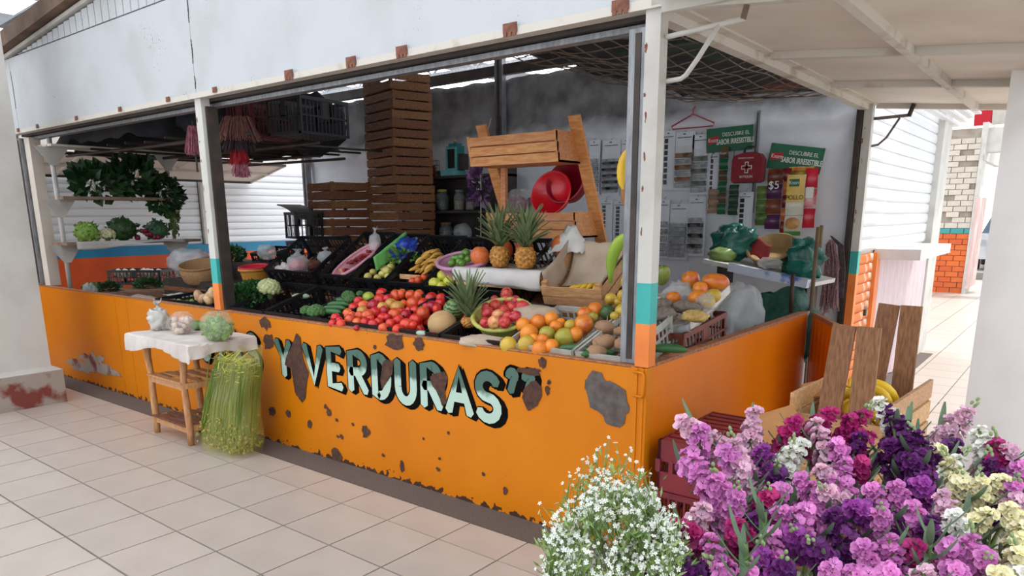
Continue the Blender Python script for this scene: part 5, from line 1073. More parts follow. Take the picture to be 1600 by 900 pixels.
for (px, py, sc_, c, lb) in [(1079,437,(.052,.052,.056),'m','round orange mango at the back of the white tray'),(1118,440,(.075,.052,.05),'m','oblong orange mango at the right of the white tray'),(1094,451,(.042,.042,.042),'m','small mango between the two large ones'),(1090,466,(.05,.045,.045),'o','bagged orange in the middle of the white tray'),(1115,462,(.04,.04,.04),'y','yellow fruit at the right of the white tray'),(1105,472,(.04,.04,.04),'y','yellow fruit under plastic in the white tray'),(1052,466,(.04,.04,.04),'o','bagged orange at the left of the white tray')]:
    p = onslope(px, py, .62,1.10,1.12,1.28); tag(put('mango' if c == 'm' else 'orange', CFM[c], None, (p.x,p.y,p.z), (.2,.1,.3), sc_), lb, 'mango' if c == 'm' else 'orange')
for i, (px, py, sc_, mt, lb) in enumerate([(1060,455,(.075,.06,.055),MILKY,'milky bag of fruit in the white tray'),(1072,480,(.08,.045,.035),M('grey_seeds', (138,126,116), (110,100,92), 60, .8),'grey bag of seeds in the white tray'),(1036,478,(.06,.05,.04),M('grey_seeds', (138,126,116)),'second grey bag of seeds beside the corner post'),(1038,492,(.07,.05,.04),M('grey_seeds', (138,126,116)),'lower grey bag of seeds beside the corner post'),(1086,494,(.07,.05,.03),M('peanut', (212,182,116), (186,150,84), 60, .7),'bag of yellow grains at the front of the tray'),(1102,473,(.05,.04,.05),MILKY,'small milky bag leaning in the tray')]):
    p = onslope(px, py, .58,1.09,1.12,1.26); o = MB().ball((0,0,0), 1, 18, 12, sc_, .35, 3, i+1).build('produce_bag', mt, None, True, loc=p); tag(o, lb, 'bag')
tag(put('papaya', fruitmesh('green_papaya', FM('papaya_green', (110,140,60), (150,150,70))), None, at(1036,430,Y=.95), (.3,.3,0), (.04,.04,.065)), 'green papaya half hidden behind the corner post', 'papaya')
o = MB().grid(lambda u, v: tO+tR @ Vector((-.20+.40*u, -.27-.03*math.sin(PI*v), .06-.05*v+.012*math.sin(u*14))), 20, 4).build('plastic_sheet', MILKY, None, True); solid(o, .003); tag(o, 'torn plastic film over the front edge of the white tray', 'film')
# ================================================================ LEFT PART OF THE STALL
XS = -6.5
ls = thing('greens_shelf', 'white post shelf with bracketed planks for greens at the far left', 'shelf', (XS,.12,0))
zb = [at(110,378,X=XS).z-.03, at(105,312,X=XS).z, at(80,230,X=XS).z]
MB().tube([(0,0,.83),(0,0,2.34)], .022, 10).build('post', WHT, ls, True); MB().tube([(0,1.12,.83),(0,1.12,2.30)], .022, 10).build('post', RIBM, ls, True)
for z in zb:
    for y in (0, 1.12):
        MB().poly([(.025,y-.15,z),(.025,y+.15,z),(.025,y+.03,z-.17),(.025,y-.03,z-.17)], (1,0,0), .006).build('bracket', WHT if y == 0 else RIBM, ls)
MB().bb(-.16,.20,-.05,1.32,zb[0],zb[0]+.03).build('plank', M('shelf_plank', (150,128,106), (124,102,84), 9, .7), ls)
MB().bb(-.14,.14,.0,1.05,zb[1],zb[1]+.03).build('plank', M('shelf_plank', (150,128,106)), ls)
for k in range(3): MB().bb(-.18+k*.12,-.08+k*.12,-.05,1.3,zb[2]+.0,zb[2]+.02).build('top_slat', CREAM, ls)
o = MB().grid(lambda u, v: (XS+.22-.02*math.sin(u*8)*v, .15+1.1*u, zb[0]+.035-.05*v-.03*v*math.sin(u*5+1)), 24, 4).build('paper_liner', PAPER, None, True); solid(o, .002); tag(o, 'white paper hanging over the lower greens shelf edge', 'paper')
CHARD = M('chard_leaf', (40,78,36), (26,54,28), 7, .45)
for px, py, r, sc_, k, sz, lb, dr in [(150,285,.17,(.7,1.3,.75),150,.13,'left bunch of large dark leaves on the upper greens shelf',0),(205,275,.17,(.7,1.2,.9),160,.14,'middle bunch of broad dark leaves on the upper greens shelf',0),(258,305,.17,(.6,1.0,1.1),260,.09,'right bunch of leafy stalks hanging off the upper shelf',.6)]:
    p = at(px, py, X=XS+.05); greens('leaf_bunch', lb, 'greens', p, r, k, sz, CHARD, sc_, px, True, None, dr)
p = at(272,345,X=XS+.1); greens('leaf_bunch', 'thin trailing yellowish leaves hanging at the end of the upper shelf', 'greens', p, .13, 90, .05, M('trail_leaf', (96,104,44), (66,80,36), 9, .5), (.35,.35,1.3), 77, True, None, 1)
zt = zb[0]+.03
def cabbage(label, px, py, r, mat, k=16, seed=1, name='cabbage', cat='cabbage'):
    p = at(px, py, X=XS+.05); t = thing(name, label, cat, (p.x, p.y, zt+r*.78))
    MB().ball((0,0,0), r*.88, 16, 10, (1,1,.9), .1, 3, seed).build('heart', mat, t, True); rg = random.Random(seed)
    for i in range(k):
        a = i*2.4; e0 = -.9+rg.uniform(0,.4)+1.1*i/k; ph = rg.uniform(0,6)
        def lp(u, v):
            el = e0+1.15*v; az_ = a+(u-.5)*1.5*math.sin(PI*(.2+.7*v)); q = r*(.86+.10*v+.05*math.sin(u*15+ph)*v+.03*i/k); return Vector((math.cos(az_)*math.cos(el)*q, math.sin(az_)*math.cos(el)*q, math.sin(el)*q*.9))
        MB().grid(lp, 8, 6).build('leaf', mat, t, True)
    leafblob(MB(), (0,0,0), r*.95, 130, r*.42, (1,1,.85), .2, seed, rad=.5).build('outer_leaves', mat, t, False, stuff=True)
cabbage('frilly green lettuce at the left of the lower greens shelf', 134, 353, .115, LEAFL, 18, 2, 'lettuce', 'lettuce'); cabbage('large dark cabbage in the middle of the lower greens shelf', 190, 350, .14, LEAFD, 14, 5); cabbage('blue green cabbage at the right of the lower greens shelf', 244, 357, .12, M('blue_leaf', (72,108,76), (50,84,58), 8, .5), 14, 7)
p = at(167,361,X=XS+.1); floretball('cauliflower', 'small white cauliflower between lettuce and dark cabbage', 'cauliflower', (p.x,p.y,zt+.06), .075, CAU, STEMG, (1,1,.85), 40, 4, LEAFL)
RAD = fruitmesh('radish', FM('radish_skin', (150,30,60), (120,24,46)), dimple=-.2)
for k in range(11): tag(put('radish', RAD, None, (XS+.12+rnd(-.06,.05), at(222,360,X=XS).y+rnd(-.13,.13), zt+.026+.035*(k%3)), (rnd(0,3),rnd(0,3),0), rnd(.024,.03)), 'dark red radish in the pile on the lower greens shelf', 'radish', 'radishes')
# crates and bags on the left counter
def lc(px, py, z): return at(px, py, Z=z)
p = lc(200,443,.85); pcrate('plastic_crate', 'black lattice crate of onions standing by the greens shelf', (p.x,p.y+.17,.835), .62, .34, .17, 0, BLK, None, .62, 'c')
ONI = fruitmesh('onion', FM('onion_white', (216,206,196), (200,180,160)), sc=(1,1,.9), dimple=-.2)
for k, (px, py) in enumerate([(172,420),(178,422),(206,424),(212,425),(196,422),(190,424),(200,423)]):
    q = p+Vector((0,.17,0))+rotm(0,0,.62) @ Vector((-.24+k*.08, rnd(-.1,.1), 0)); tag(put('onion', ONI, None, (q.x, q.y, .965), (rnd(-.4,.4),0,0), .05), 'white onion in the black lattice crate', 'onion', 'white onions')
p = lc(285,458,.86); pcrate('plastic_crate', 'long black crate of small green tomatoes left of the middle post', (-4.35,.36,.835), .78, .42, .10, .06, BLK, None, .1, 'c')
TMO = fruitmesh('tomatillo', FM('tomatillo_skin', (120,150,70), (96,130,60)))
for k in range(34): tag(put('tomatillo', TMO, None, (-4.35+rnd(-.34,.34), .36+rnd(-.17,.17), .875+.01*(k%2)), (rnd(0,3),0,0), rnd(.018,.026)), 'small green tomatillo in the long black crate', 'tomatillo', 'tomatillos')
pcrate('plastic_crate', 'second black crate behind the tomatillos', (-4.5,.88,.835), .7, .42, .15, .12, BLK, None, .05, 'c')
POT = fruitmesh('potato', FM('potato_skin', (206,172,132), (184,146,106), rough=.7), sc=(1.2,.9,.85), lump=.15)
for px, py in [(320,463),(327,460),(333,458),(325,466),(337,464),(315,467),(330,468),(310,462)]:
    q = at(px, py, Y=.16); tag(put('potato', POT, None, (q.x, .16+rnd(-.03,.06), q.z), (rnd(0,3),rnd(0,3),0), .04), 'pale potato heaped beside the middle post', 'potato', 'potatoes')
pbx = thing('potato_box', 'low wooden box of potatoes beside the middle post', 'box', (-3.80,.20,.835)); 
for k in range(3): MB().bb(-.2,.2,-.12+k*.08,-.045+k*.08,0,.06).build('board', WOODD, pbx)
p = at(290,415,Y=.9); bag('plastic_bag', 'large milky bag of pale gourds on the left counter', (p.x,.95,1.02), .24, (1.15,.8,.55), M('milky_bag', (216,220,224), (190,196,202), 9, .4, alpha=.62, bump=.15, bscale=10), 41, False, lambda t, r, s: [MB().ball((-.10+.14*i,0,.10), .07, 14, 9, (1.3,.9,.8), .1, 3, i).build('gourd', M('gourd', (150,168,110), (120,142,84), 6, .5), t, True) for i in range(3)])
STRAW = M('straw', (178,140,98), (150,112,74), 40, .85, stretch=(1,1,5), bump=.5)
p = at(312,427,Y=.75); t = thing('straw_basket', 'tan straw basket tipped beside the large milky bag', 'basket', (p.x,.78,1.0), (.2,.12,.1))
MB().lathe([(.15,0),(.17,.02),(.19,.10),(.185,.16),(.17,.16),(.165,.03)], 28).build('weave', STRAW, t, True); MB().tube([(.188*math.cos(2*PI*k/28), .188*math.sin(2*PI*k/28), .16) for k in range(29)], .010, 6, False).build('rim', STRAW, t, True)
sbx = thing('counter_box', 'dark box raising the straw basket and milky bag', 'box', (-4.95,.95,.835)); MB().bb(-.75,.75,-.28,.22,0,.17).build('body', SHD, sbx); MB().bb(-.74,.74,-.285,-.28,.06,.10).build('batten', WOODD, sbx)
for px, py, r, sc_, mt, lb, sd in [(135,440,.10,(1.6,1,.5),LEAFD,'dark herbs scattered at the far left of the counter',3),(160,432,.12,(1.8,1,.45),LEAFD,'dark herb heap before the lattice crate',4),(112,442,.06,(1.5,1,.5),LEAFM,'small pale green sprigs by the shelf post',5)]:
    q = at(px, py, Z=.90); greens('herb_heap', lb, 'herbs', (max(-6.75,q.x), max(.14,q.y), .86), r, 260, .05, mt, sc_, sd, False)
o = MB().grid(lambda u, v: (-5.55+.8*u, .10+.28*v, .875+.03*noise.noise(Vector((u*4,v*3,1)))), 16, 8).build('paper_sheet', KRAFT, None, True); solid(o, .003); tag(o, 'creased brown paper on the left counter edge', 'paper')
o = MB().grid(lambda u, v: (-5.15+.35*u, .38+.16*v, .90+.02*noise.noise(Vector((u*4,v*3,5)))), 10, 6).build('paper_sheet', PAPER, None, True); solid(o, .003); tag(o, 'white paper sheet lying behind the brown paper', 'paper')
o = MB().ball((0,0,0), 1, 18, 12, (.09,.06,.07), .5, 3, 14).build('plastic_bag', MILKY, None, True, loc=(-6.15,.16,.90)); tag(o, 'small white bag at the foot of the shelf post', 'bag')
# yellow basket with red bowl just right of the middle post
p = at(393,440,Y=.62); t = basket('round_basket', 'yellow round basket right of the middle post', (p.x,.66,1.05), .12, .12, .11, (.05,0,0), M('yellow_plastic', (206,150,60), (186,128,46), 6, .5))
bowl('small_bowl', 'red bowl resting in the yellow basket', (p.x,.66,1.13), (.1,.05,0), .125, .05, M('bowl_red', (190,36,56), None, rough=.4))
greens('herb_heap', 'dark herb heap left of the tilted crates by the shutter', 'herbs', (at(362,413,Y=1.1).x,1.1,1.24), .11, 350, .05, LEAFD, (1.3,1,.5), 12, False)
bag('produce_bag', 'clear bag beside the small black crate by the shutter', (at(422,405,Y=1.15).x,1.12,1.20), .08, (1.1,1,.9), MILKY, 51, False)
bxx = thing('stand_block', 'dark block under the herb heap and small black crate', 'box', (-4.72,1.18,.835)); MB().bb(-.62,.62,-.12,.2,0,.33).build('body', SHD, bxx); MB().bb(-.6,.6,-.125,-.12,.1,.14).build('batten', WOODD, bxx)
bxx = thing('stand_block', 'dark block under the yellow basket', 'box', (p.x,.66,.835)); MB().bb(-.12,.12,-.1,.1,0,.20).build('body', SHD, bxx); MB().bb(-.1,.1,-.105,-.1,.06,.1).build('batten', WOODD, bxx)

# ================================================================ TABLE BEFORE THE COUNTER
tb_ = thing('side_table', 'small slatted wooden table with a white cloth before the counter', 'table', (0,0,0))
LG = [(-3.87,-.40),(-3.36,-.41),(-3.27,-.10),(-3.76,-.10)]
for i, (x, y) in enumerate(LG):
    s = 1 if i in (1,2) else -1
    MB().tube([(x,y,.008),(x+.01,y,.12),(x,y,.30),(x-.012*s,y,.45),(x+.012*s,y,.58),(x,y,.74)], [.022,.026,.026,.022,.026,.028], 8).build('leg', TABW, tb_, True)
for z in (.13,.44):
    for k in range(4):
        f = k/3; a = Vector(LG[0]).lerp(Vector(LG[3]), f); b = Vector(LG[1]).lerp(Vector(LG[2]), f)
        MB().bar((a.x,a.y,z+.02),(b.x,b.y,z+.02), .055, .014).build('slat', TABW if z > .3 else WOODD, tb_)
    for a, b in ((0,3),(1,2)): MB().bar((*LG[a],z),(*LG[b],z), .03, .04).build('cross_rail', TABW, tb_)
    MB().bar((*LG[0],z-.01),(*LG[1],z-.01), .02, .05).build('apron', TABW, tb_)
MB().bb(-3.93,-3.07,-.50,-.03,.74,.765).build('top', TABW, tb_)
def cl(u, v):
    x = -4.00+1.00*u+(.012*math.sin(v*9)); y = -.60+.58*v; dx = max(0, -3.94-x, x+3.06); dy = max(0, -.51-y); d = max(dx, dy); fo = .012*math.sin(u*31)*min(1,dy*14)+.01*math.sin(v*27)*min(1,dx*14)
    return (max(-3.945, min(-3.055, x))+(.01 if dx > 0 and x > -3.5 else 0)+(fo if dx > 0 else 0), max(-.515, y)-abs(fo)*(dy > 0), .772-d*(1.0+.35*math.sin(u*7+1))+.004*noise.noise(Vector((u*6,v*5,0))))
o = MB().grid(cl, 90, 48).build('table_cloth', M('cloth_white', (214,206,200), (196,186,178), 5, .8), None, False); solid(o, .003, 1); tag(o, 'white plastic cloth draped over the small table', 'tablecloth')
POTM = fruitmesh('mushroom', FM('mushroom_skin', (212,190,172), (186,160,144), rough=.7), sc=(1,.9,.8), lump=.15)
p = at(253,505,Y=-.28); bag('tied_bag', 'knotted white bag of cheese on the table, left', (p.x,-.30,.775), .085, (.85,.8,1.0), M('milky_dense', (220,218,212), (200,198,192), 12, .35, alpha=.8, bump=.2), 61, True, lump=.4)
p = at(286,498,Y=-.27); t = bag('clear_bag', 'clear bag of pale mushrooms on the table, middle', (p.x,-.28,.775), .105, (1.1,.85,.75), CLEAR, 62, False)
for k in range(26):
    a = rnd(0,6.28); q = rnd(0,.075); put('mushroom', POTM, t, (q*math.cos(a)*1.2, q*math.sin(a)*.8, .03+.035*(k%3)), (rnd(0,3),rnd(0,3),0), rnd(.02,.028))
p = at(340,498,Y=-.27); t = bag('clear_bag', 'clear bag of chopped green cactus on the table, right', (p.x,-.28,.775), .125, (1.1,.8,.78), M('greenish_film', (206,220,190), None, rough=.15, alpha=.25, coat=.5), 63, False)
leafblob(MB(), (0,0,.08), .10, 420, .04, (1.15,.8,.72), .1, 5, rad=.1).build('chopped_greens', M('chopped_green', (140,176,84), (110,150,64), 14, .5), t, stuff=True)
o = MB().ball((0,0,0), 1, 16, 10, (.09,.05,.035), .2, 3, 5).build('greens_packet', LEAFM, None, True, loc=(at(310,485,Y=-.1).x,-.12,.81)); tag(o, 'flat green packet behind the bags on the table', 'packet')
# tall clear bag of stems on the floor
p = at(355,706,Z=0); t = thing('stem_bag', 'tall clear bag of green flower stems standing on the floor', 'bag', (p.x+.02,-.30,.012), (0,0,.15))
def bagp(u, v):
    a = 2*PI*u; w_ = .235*(1-.18*v)+.02*math.sin(v*9); d_ = .13*(1-.35*v); k = 1+.07*noise.noise(Vector((math.cos(a)*2, math.sin(a)*2, v*5)))
    return Vector((math.copysign(abs(math.cos(a))**.7, math.cos(a))*w_*k+.10*v, math.copysign(abs(math.sin(a))**.7, math.sin(a))*d_*k+.05*v, .70*v*(1+.06*math.sin(a+.8)*v)))
MB().grid(bagp, 40, 16).build('film', M('yellow_film', (214,206,120), (190,186,90), 6, .12, alpha=.2, coat=.8), t, True)
mb = MB(); rg = random.Random(3)
for k in range(420):
    x = rg.uniform(-.19,.19); y = rg.uniform(-.10,.10); mb.tube([(x,y,.10+rg.uniform(-.05,.1)),(x*.95+.04,y+.02,.35),(x*.85+.09+rg.uniform(-.03,.03),y*.8+.04,.60+rg.uniform(-.08,.05))], .0035, 4, False)
mb.build('stems', M('bag_stems', (118,136,34), (74,104,28), 5, .5, stretch=(6,6,.4)), t, stuff=True)
mb = MB()
for k in range(700):
    x = rg.uniform(-.21,.21); y = rg.uniform(-.115,.115); z = abs(rg.gauss(.02,.11))+.02; mb.ball((x,y,z), rg.uniform(.006,.011), 6, 4)
mb.build('buds', M('bag_buds', (176,160,70), (120,120,50), 60, .6), t, True, stuff=True)
mb = MB()
for k in range(260):
    x = rg.uniform(-.15,.15)+.08; z = rg.uniform(.5,.66); mb.bar((x,rg.uniform(-.06,.1),z),(x+rg.uniform(-.06,.06),rg.uniform(-.06,.1),z+rg.uniform(-.02,.05)), .006, .003)
mb.build('stem_ends', M('stem_ends', (206,206,96), (170,180,70), 9, .5), t, stuff=True)

# ================================================================ OUTSIDE THE RIGHT SIDE
pcrate('plastic_crate', 'maroon plastic crate on the floor against the side counter, lower one', (.26,.32,.012), .40, .60, .34, 0, REDP, None, .0, 'c')
t = thing('plastic_crate', 'upturned maroon plastic crate with slotted bottom beside the counter', 'crate', (.26,.32,.355), (0,.0,.0))
for a in ((-.20,.20,-.30,-.285),(-.20,.20,.285,.30),(-.20,-.185,-.30,.30),(.185,.20,-.30,.30)):
    MB().bb(*a,0,.09).build('side', REDP, t); MB().bb(*a,.14,.24).build('side', REDP, t)
    mb = MB(); nx = 6
    for k in range(nx+1):
        f = k/nx; x = a[0]+(a[1]-a[0])*f if a[1]-a[0] > .1 else (a[0]+a[1])/2; y = a[2]+(a[3]-a[2])*f if a[3]-a[2] > .1 else (a[2]+a[3])/2; mb.box((x,y,.12), (.02,.02,.06))
    mb.build('side_rib', REDP, t)
for k in range(9): MB().bb(-.19,.19,-.285+k*.064,-.245+k*.064,.225,.24).build('bottom_slat', REDP, t)
for k in range(3): MB().bb(-.15+k*.14,-.13+k*.14,-.28,.28,.215,.228).build('bottom_rib', REDP, t)
# wooden box with high end boards and bananas
wx = thing('banana_box', 'wooden box with pairs of tall end boards holding bananas', 'box', (.77,.60,.30), (0,0,-.07))
for y, tz in ((-.30,.84),(.30,.87)):
    for xb, xt, s in ((-.105,-.046,-1),(.05,.049,1)):
        MB().bar((xb+.03,y,.05),(xt+.03,y+.005,tz), .09, .018, (0,1,0)).build('end_board', WOODB, wx)
for k in range(5):
    for s in (-1,1): MB().bb(s*.19-.008,s*.19+.008,-.34,.34,.05+k*.10,.135+k*.10).build('side_slat', WOOD, wx)
for k in range(4):
    for y in (-.332,.332): MB().bb(-.19,.19,y-.008,y+.008,.06+k*.10,.15+k*.10).build('end_slat', WOOD, wx)
MB().bb(-.19,.19,-.33,.33,.03,.05).build('floor_board', WOOD, wx)
wxb = thing('box_stand', 'dark crate under the banana box', 'crate', (.77,.60,.012), (0,0,-.07)); MB().bb(-.18,.18,-.3,.3,0,.05).bb(-.18,.18,-.3,.3,.22,.31).build('frame', WOODD, wxb)
for sx_ in (-1,1):
    for sy in (-1,1): MB().bb(sx_*.16-.02,sx_*.16+.02,sy*.28-.02,sy*.28+.02,0.05,.25).build('corner_post', WOODD, wxb)
for (l, lb) in [([(1252,601,.62),(1312,588,.75),(1306,616,.55),(1264,622,.5)],'cardboard flap at the left rim of the banana box'),([(1174,652,.18),(1240,632,.26),(1262,690,.12),(1196,694,.06)],'cardboard flap leaning before the banana box')]:
    o = MB().add([at(x,y,Y=yy) for x, y, yy in l], [(0,1,2,3)]).build('cardboard_flap', CARDB); solid(o, .006); tag(o, lb, 'cardboard')
byl = M('banana_ripe', (236,196,44), (220,172,36), 5, .45, rand=.06); bb = banana(.19, .021, .05, byl)
Rb = Euler((0,0,-.07)).to_matrix(); ob = Vector((.77,.60,.30))
for k in range(48):
    q = ob+Rb @ Vector((rnd(-.09,.09), rnd(-.20,.20), .08+.42*k/48+rnd(0,.02))); tag(put('banana', bb, None, q, (rnd(-.4,.4),rnd(-.4,.4),rnd(0,6.28))), 'ripe yellow banana heaped in the wooden box', 'banana', 'bananas in the box')

# ================================================================ FLOWERS IN FRONT
FCOL = {'k': ((226,146,208),(204,112,186),'orchid pink'), 'm': ((192,36,120),(160,22,98),'magenta'), 'p': ((112,30,118),(80,18,90),'dark purple'), 'v': ((172,76,170),(140,50,146),'violet'), 'w': ((244,242,238),(228,228,214),'white'), 'c': ((244,240,210),(236,226,170),'cream'), 'b': ((232,192,210),(216,166,192),'pale pink')}
def floret_mesh(key):
    a, b, _ = FCOL[key]; mt = M('petal_'+key, a, b, 60, .6, rand=.16); out = []
    for var in range(2):
        mb = MB(); rg = random.Random(var+3); n = 5 if var else 9
        for k in range(n):
            an = 2*PI*k/n*(1 if var else 2)+rg.uniform(-.2,.2); til = .25+.25*rg.random()+(0 if var else .5*(k > 4)); L_ = .0165*(1 if k < 5 else .75)
            R_ = Matrix.Rotation(an, 3, 'Z') @ Matrix.Rotation(-til, 3, 'Y'); w_ = L_*.55
            pts = [(0,-.002,0),(L_*.55,-w_,.001),(L_*.98,-w_*.75,-.003*rg.random()),(L_*1.05,0,.003*rg.random()),(L_*.98,w_*.75,-.003*rg.random()),(L_*.55,w_,.001),(0,.002,0),(L_*.5,0,-.0025)]
            mb.add([R_ @ Vector(p) for p in pts], [(0,1,7),(1,2,7),(2,3,7),(3,4,7),(4,5,7),(5,6,7)])
        out.append(mb.mesh('floret', mt, True))
    return out
FLM = {k: floret_mesh(k) for k in FCOL}
LFM = M('stock_leaf', (104,128,100), (78,104,74), 12, .7, rand=.1); LFME = MB().grid(lambda u, v: ((u-.5)*.022*math.sin(PI*(.08+.88*v))**.7, .035*v*v+.006*abs(u-.5), .15*v), 2, 7).mesh('leaf', LFM, True)
GBUD = M('bud_green', (150,168,116), (120,144,92), 30, .7); BUDME = MB().ball((0,0,0), 1, 7, 5, (1,1,1.6)).mesh('bud', GBUD, True)
BK = [Vector((1.02,-1.22,.10)), Vector((1.30,-1.06,.10))]
for i, b_ in enumerate(BK):
    t = thing('flower_bucket', ['grey bucket under the left of the stock flowers','grey bucket under the right of the stock flowers'][i], 'bucket', (b_.x, b_.y, .012))
    MB().lathe([(.11,0),(.12,.01),(.15,.50),(.145,.50),(.115,.02),(.01,.02)], 24).build('wall', M('bucket_grey', (92,96,102), (78,82,88), 5, .5), t, True); MB().tube([(.152*math.cos(2*PI*k/24), .152*math.sin(2*PI*k/24), .50) for k in range(25)], .008, 6, False).build('rim', MATS['bucket_grey'], t, True)
def stock(px, py, d, col, nf=32, size=1.08, spike=.15, leaves=5):
    tip = dep(px, py, d); b_ = BK[0] if tip.x < 1.14 else BK[1]; base = Vector((b_.x+(tip.x-b_.x)*.22, b_.y+(tip.y-b_.y)*.22, .35))
    cname = FCOL[col][2]; rg = random.Random(int(px*7+py*3))
    where = ('upper ' if py < 715 else 'middle ' if py < 805 else 'lower ')+('left' if px < 1200 else 'centre' if px < 1450 else 'right')
    t = thing('stock_flower', cname+' stock flower spike in the '+where+' of the bunch', 'flower', base, group=cname+' stock flowers, '+where)
    dirn = Vector((rg.uniform(-.55,.45)+(tip.x-b_.x)*1.2, rg.uniform(-.75,.15)+(tip.y-b_.y)*.6, rg.uniform(.45,.9))).normalized()
    pts = bez((0,0,0), tip-base-dirn*.22, tip-base, 9); MB().tube(pts, .004, 5).build('stem', STEMG, t, True)
    a_ = dirn.orthogonal().normalized(); b2 = dirn.cross(a_)
    for k in range(nf):
        f = k/(nf-1); an = k*2.39996+rg.uniform(-.4,.4); out = (a_*math.cos(an)+b2*math.sin(an)); n_ = (out*(1-.6*f)+dirn*(.15+1.0*f*f)+Vector((rg.uniform(-.3,.3),rg.uniform(-.3,.3),rg.uniform(-.2,.3)))).normalized()
        pos = pts[-1]-dirn*spike*(1-f)**.9+out*(.026*(1-.75*f*f)*size)*rg.uniform(.75,1.15)
        put('floret', FLM[col][0 if rg.random() < .75 else 1], t, pos, n_.to_track_quat('Z','Y').to_euler(), size*(1.08-.25*f)*rg.uniform(.85,1.15))
    if rg.random() < .3:
        for k in range(4): q = pts[-1]+dirn*(.014+.006*k)+(a_*math.cos(k*2.4)+b2*math.sin(k*2.4))*.006; put('bud', BUDME, t, q, dirn.to_track_quat('Z','Y').to_euler(), .0042)
    for k in range(leaves): an = rg.uniform(0,6.28); e = Vector((math.cos(an),math.sin(an)-.3,.7)).normalized(); put('leaf', LFME, t, pts[-1]-dirn*(spike*.7+.03*k), (e.to_track_quat('Z','Y')).to_euler(), rg.uniform(.5,.85))
SF = [ # px, py, depth, colour
 (1062,655,1.72,'b'),(1095,668,1.70,'k'),(1130,700,1.66,'k'),(1080,715,1.64,'k'),(1118,745,1.60,'k'),(1160,725,1.66,'b'),(1150,770,1.58,'k'),(1100,790,1.55,'b'),(1190,700,1.72,'v'),(1180,640,1.80,'b'),
 (1060,820,1.50,'m'),(1105,840,1.47,'k'),(1150,820,1.50,'m'),(1010,850,1.48,'p'),(1060,880,1.43,'p'),(1120,885,1.42,'k'),(1185,800,1.55,'p'),(1190,860,1.45,'v'),
 (1240,655,1.80,'m'),(1272,660,1.80,'b'),(1255,690,1.74,'w'),(1235,700,1.72,'w'),(1300,640,1.82,'m'),(1330,650,1.80,'m'),(1305,690,1.74,'k'),(1320,720,1.68,'k'),(1280,730,1.66,'b'),(1215,735,1.68,'p'),(1225,760,1.62,'k'),(1260,790,1.57,'k'),
 (1370,625,1.82,'w'),(1385,640,1.82,'p'),(1410,655,1.80,'p'),(1430,680,1.76,'p'),(1390,690,1.76,'p'),(1360,680,1.76,'m'),(1420,715,1.70,'p'),(1345,720,1.70,'m'),(1360,760,1.62,'k'),(1400,755,1.62,'k'),(1420,790,1.57,'k'),(1375,800,1.55,'k'),(1330,790,1.57,'v'),(1300,800,1.55,'p'),
 (1240,830,1.50,'v'),(1270,850,1.46,'p'),(1225,880,1.42,'p'),(1300,880,1.42,'k'),(1345,850,1.46,'k'),(1390,840,1.48,'k'),(1330,895,1.40,'k'),(1385,890,1.40,'k'),(1430,850,1.46,'m'),(1440,890,1.40,'b'),
 (1465,700,1.74,'c'),(1480,720,1.70,'c'),(1500,745,1.64,'c'),(1455,740,1.66,'p'),(1530,750,1.62,'c'),(1565,745,1.64,'c'),(1490,690,1.76,'p'),(1515,640,1.80,'b'),(1530,670,1.76,'w'),(1555,690,1.72,'m'),(1580,700,1.70,'b'),(1595,725,1.68,'k'),(1548,720,1.68,'p'),
 (1575,790,1.56,'c'),(1595,820,1.52,'c'),(1550,800,1.55,'c'),(1490,800,1.55,'w'),(1470,770,1.60,'b'),(1480,850,1.47,'k'),(1515,840,1.48,'k'),(1540,870,1.44,'k'),(1500,890,1.40,'k'),(1585,860,1.45,'c'),(1560,895,1.40,'c'),(1455,810,1.54,'p'),(1605,780,1.58,'b'),(1610,890,1.40,'w'),
 (1200,770,1.60,'m'),(1345,680,1.76,'p'),(1440,750,1.64,'v'),(1170,890,1.41,'k'),(1000,880,1.46,'p'),(1215,795,1.55,'k'),(1290,765,1.6,'b'),(1250,745,1.64,'k'),(1350,645,1.8,'m'),(1310,750,1.62,'k'),(1145,690,1.68,'b'),(1205,830,1.5,'k'),(1500,715,1.7,'w'),(1585,755,1.62,'k')]
for a in SF: stock(a[0], a[1], a[2], a[3])
for i, (px, py, d, lb) in enumerate([(1165,850,1.38,'leafy stock stem with long grey green leaves at the lower left of the bunch'),(1195,800,1.46,'leafy stock stem standing above the lower left flowers'),(1455,835,1.44,'leafy stock stem beside the cream flowers')]):
    p = dep(px, py, d); b_ = BK[0] if p.x < 1.14 else BK[1]; base = Vector((b_.x+(p.x-b_.x)*.3, b_.y+(p.y-b_.y)*.3, .4)); t = thing('leafy_stem', lb, 'stem', base, group='leafy stems'); rg = random.Random(i+60)
    MB().tube(bez((0,0,0), (p-base)*.6, p-base, 9), .005, 6).build('stem', STEMG, t, True)
    for k in range(8): an = k*2.4; e = Vector((math.cos(an)*.9, math.sin(an)*.7-.3, .75)).normalized(); put('leaf', LFME, t, (p-base)-Vector((0,0,.012*k)), e.to_track_quat('Z','Y').to_euler(), rg.uniform(.45,.7))
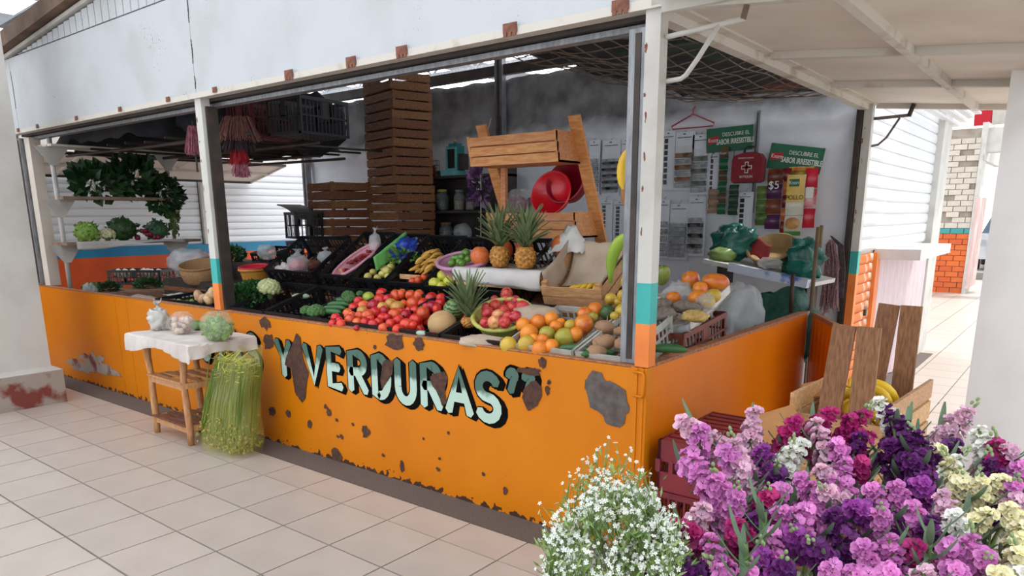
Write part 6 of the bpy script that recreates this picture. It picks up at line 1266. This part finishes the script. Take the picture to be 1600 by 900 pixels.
# baby's breath
t = thing('babys_breath', 'airy bunch of tiny white flowers left of the stock flowers', 'flowers', (.86,-1.42,.45)); rg = random.Random(11); o_ = Vector((.86,-1.42,.45)); st_ = MB(); fl = MB(); lf = MB()
SPR = []
for _ in range(150):
    a = rg.uniform(-1,1); px = 962+100*a; top = 735+95*abs(a)**1.6; SPR.append((px, top+(1-rg.random()**.8)*(930-top)))
SPR += [(945,700),(935,712),(955,722),(975,706),(905,735),(1010,735),(880,760),(900,752),(930,738),(990,728),(872,790)]
for si, (sx_, sy_) in enumerate(SPR):
    d0 = 1.62-.0009*(sy_-700)+rg.uniform(-.10,.08); hub = dep(sx_+rg.uniform(-6,6), sy_+34, d0)-o_
    mid_ = Vector((hub.x*.5, hub.y*.5, hub.z*.45)); st_.tube([mid_*.3, mid_, hub], .0012, 3, False)
    for k in range(15 if si < 150 else 5):
        p = dep(sx_+rg.gauss(0,11), sy_+rg.gauss(0,11), d0+rg.uniform(-.03,.03))-o_; s = rg.uniform(.0026,.0052)
        n_ = Vector((rg.uniform(-.7,.9), rg.uniform(-1,.2), rg.uniform(.2,1))).normalized(); q = n_.orthogonal().normalized(); r2 = n_.cross(q)
        for j in range(5): a1 = j*1.2566; a2 = a1+.9; fl.add([p, p+(q*math.cos(a1)+r2*math.sin(a1))*s+n_*s*.3, p+(q*math.cos((a1+a2)/2)+r2*math.sin((a1+a2)/2))*s*1.25+n_*s*.2, p+(q*math.cos(a2)+r2*math.sin(a2))*s+n_*s*.3], [(0,1,2,3)])
        st_.tube([hub, p], .0008, 3, False)
    for k in range(7):
        e = hub+Vector((rg.uniform(-.025,.025),rg.uniform(-.025,.025),rg.uniform(-.02,.035))); g_ = Vector((rg.uniform(-1,1),rg.uniform(-1,1),rg.uniform(.2,1))).normalized(); h_ = g_.orthogonal().normalized()*.0028; lf.add([e, e+g_*.012+h_, e+g_*.026, e+g_*.012-h_], [(0,1,2,3)])
fl.build('blossoms', M('tiny_white', (232,234,226), (214,218,206), 60, .6), t, stuff=True); st_.build('sprigs', M('sprig_green', (126,150,84), (100,126,66), 20, .6), t, stuff=True); lf.build('leaflets', M('sprig_leaf', (140,166,90), (110,140,70), 20, .6), t, stuff=True)
MB().tube([(0,0,-.44),(0,0,.0),(0,0,.06)], [.05,.04,.02], 8).build('stem_bundle', STEMG, t, True)
bkt = thing('flower_bucket', 'grey bucket under the tiny white flowers', 'bucket', (.86,-1.42,.012)); MB().lathe([(.09,0),(.10,.01),(.12,.40),(.115,.40),(.095,.02),(.01,.02)], 24).build('wall', MATS['bucket_grey'], bkt, True); MB().tube([(.122*math.cos(2*PI*k/24), .122*math.sin(2*PI*k/24), .40) for k in range(25)], .007, 6, False).build('rim', MATS['bucket_grey'], bkt, True)
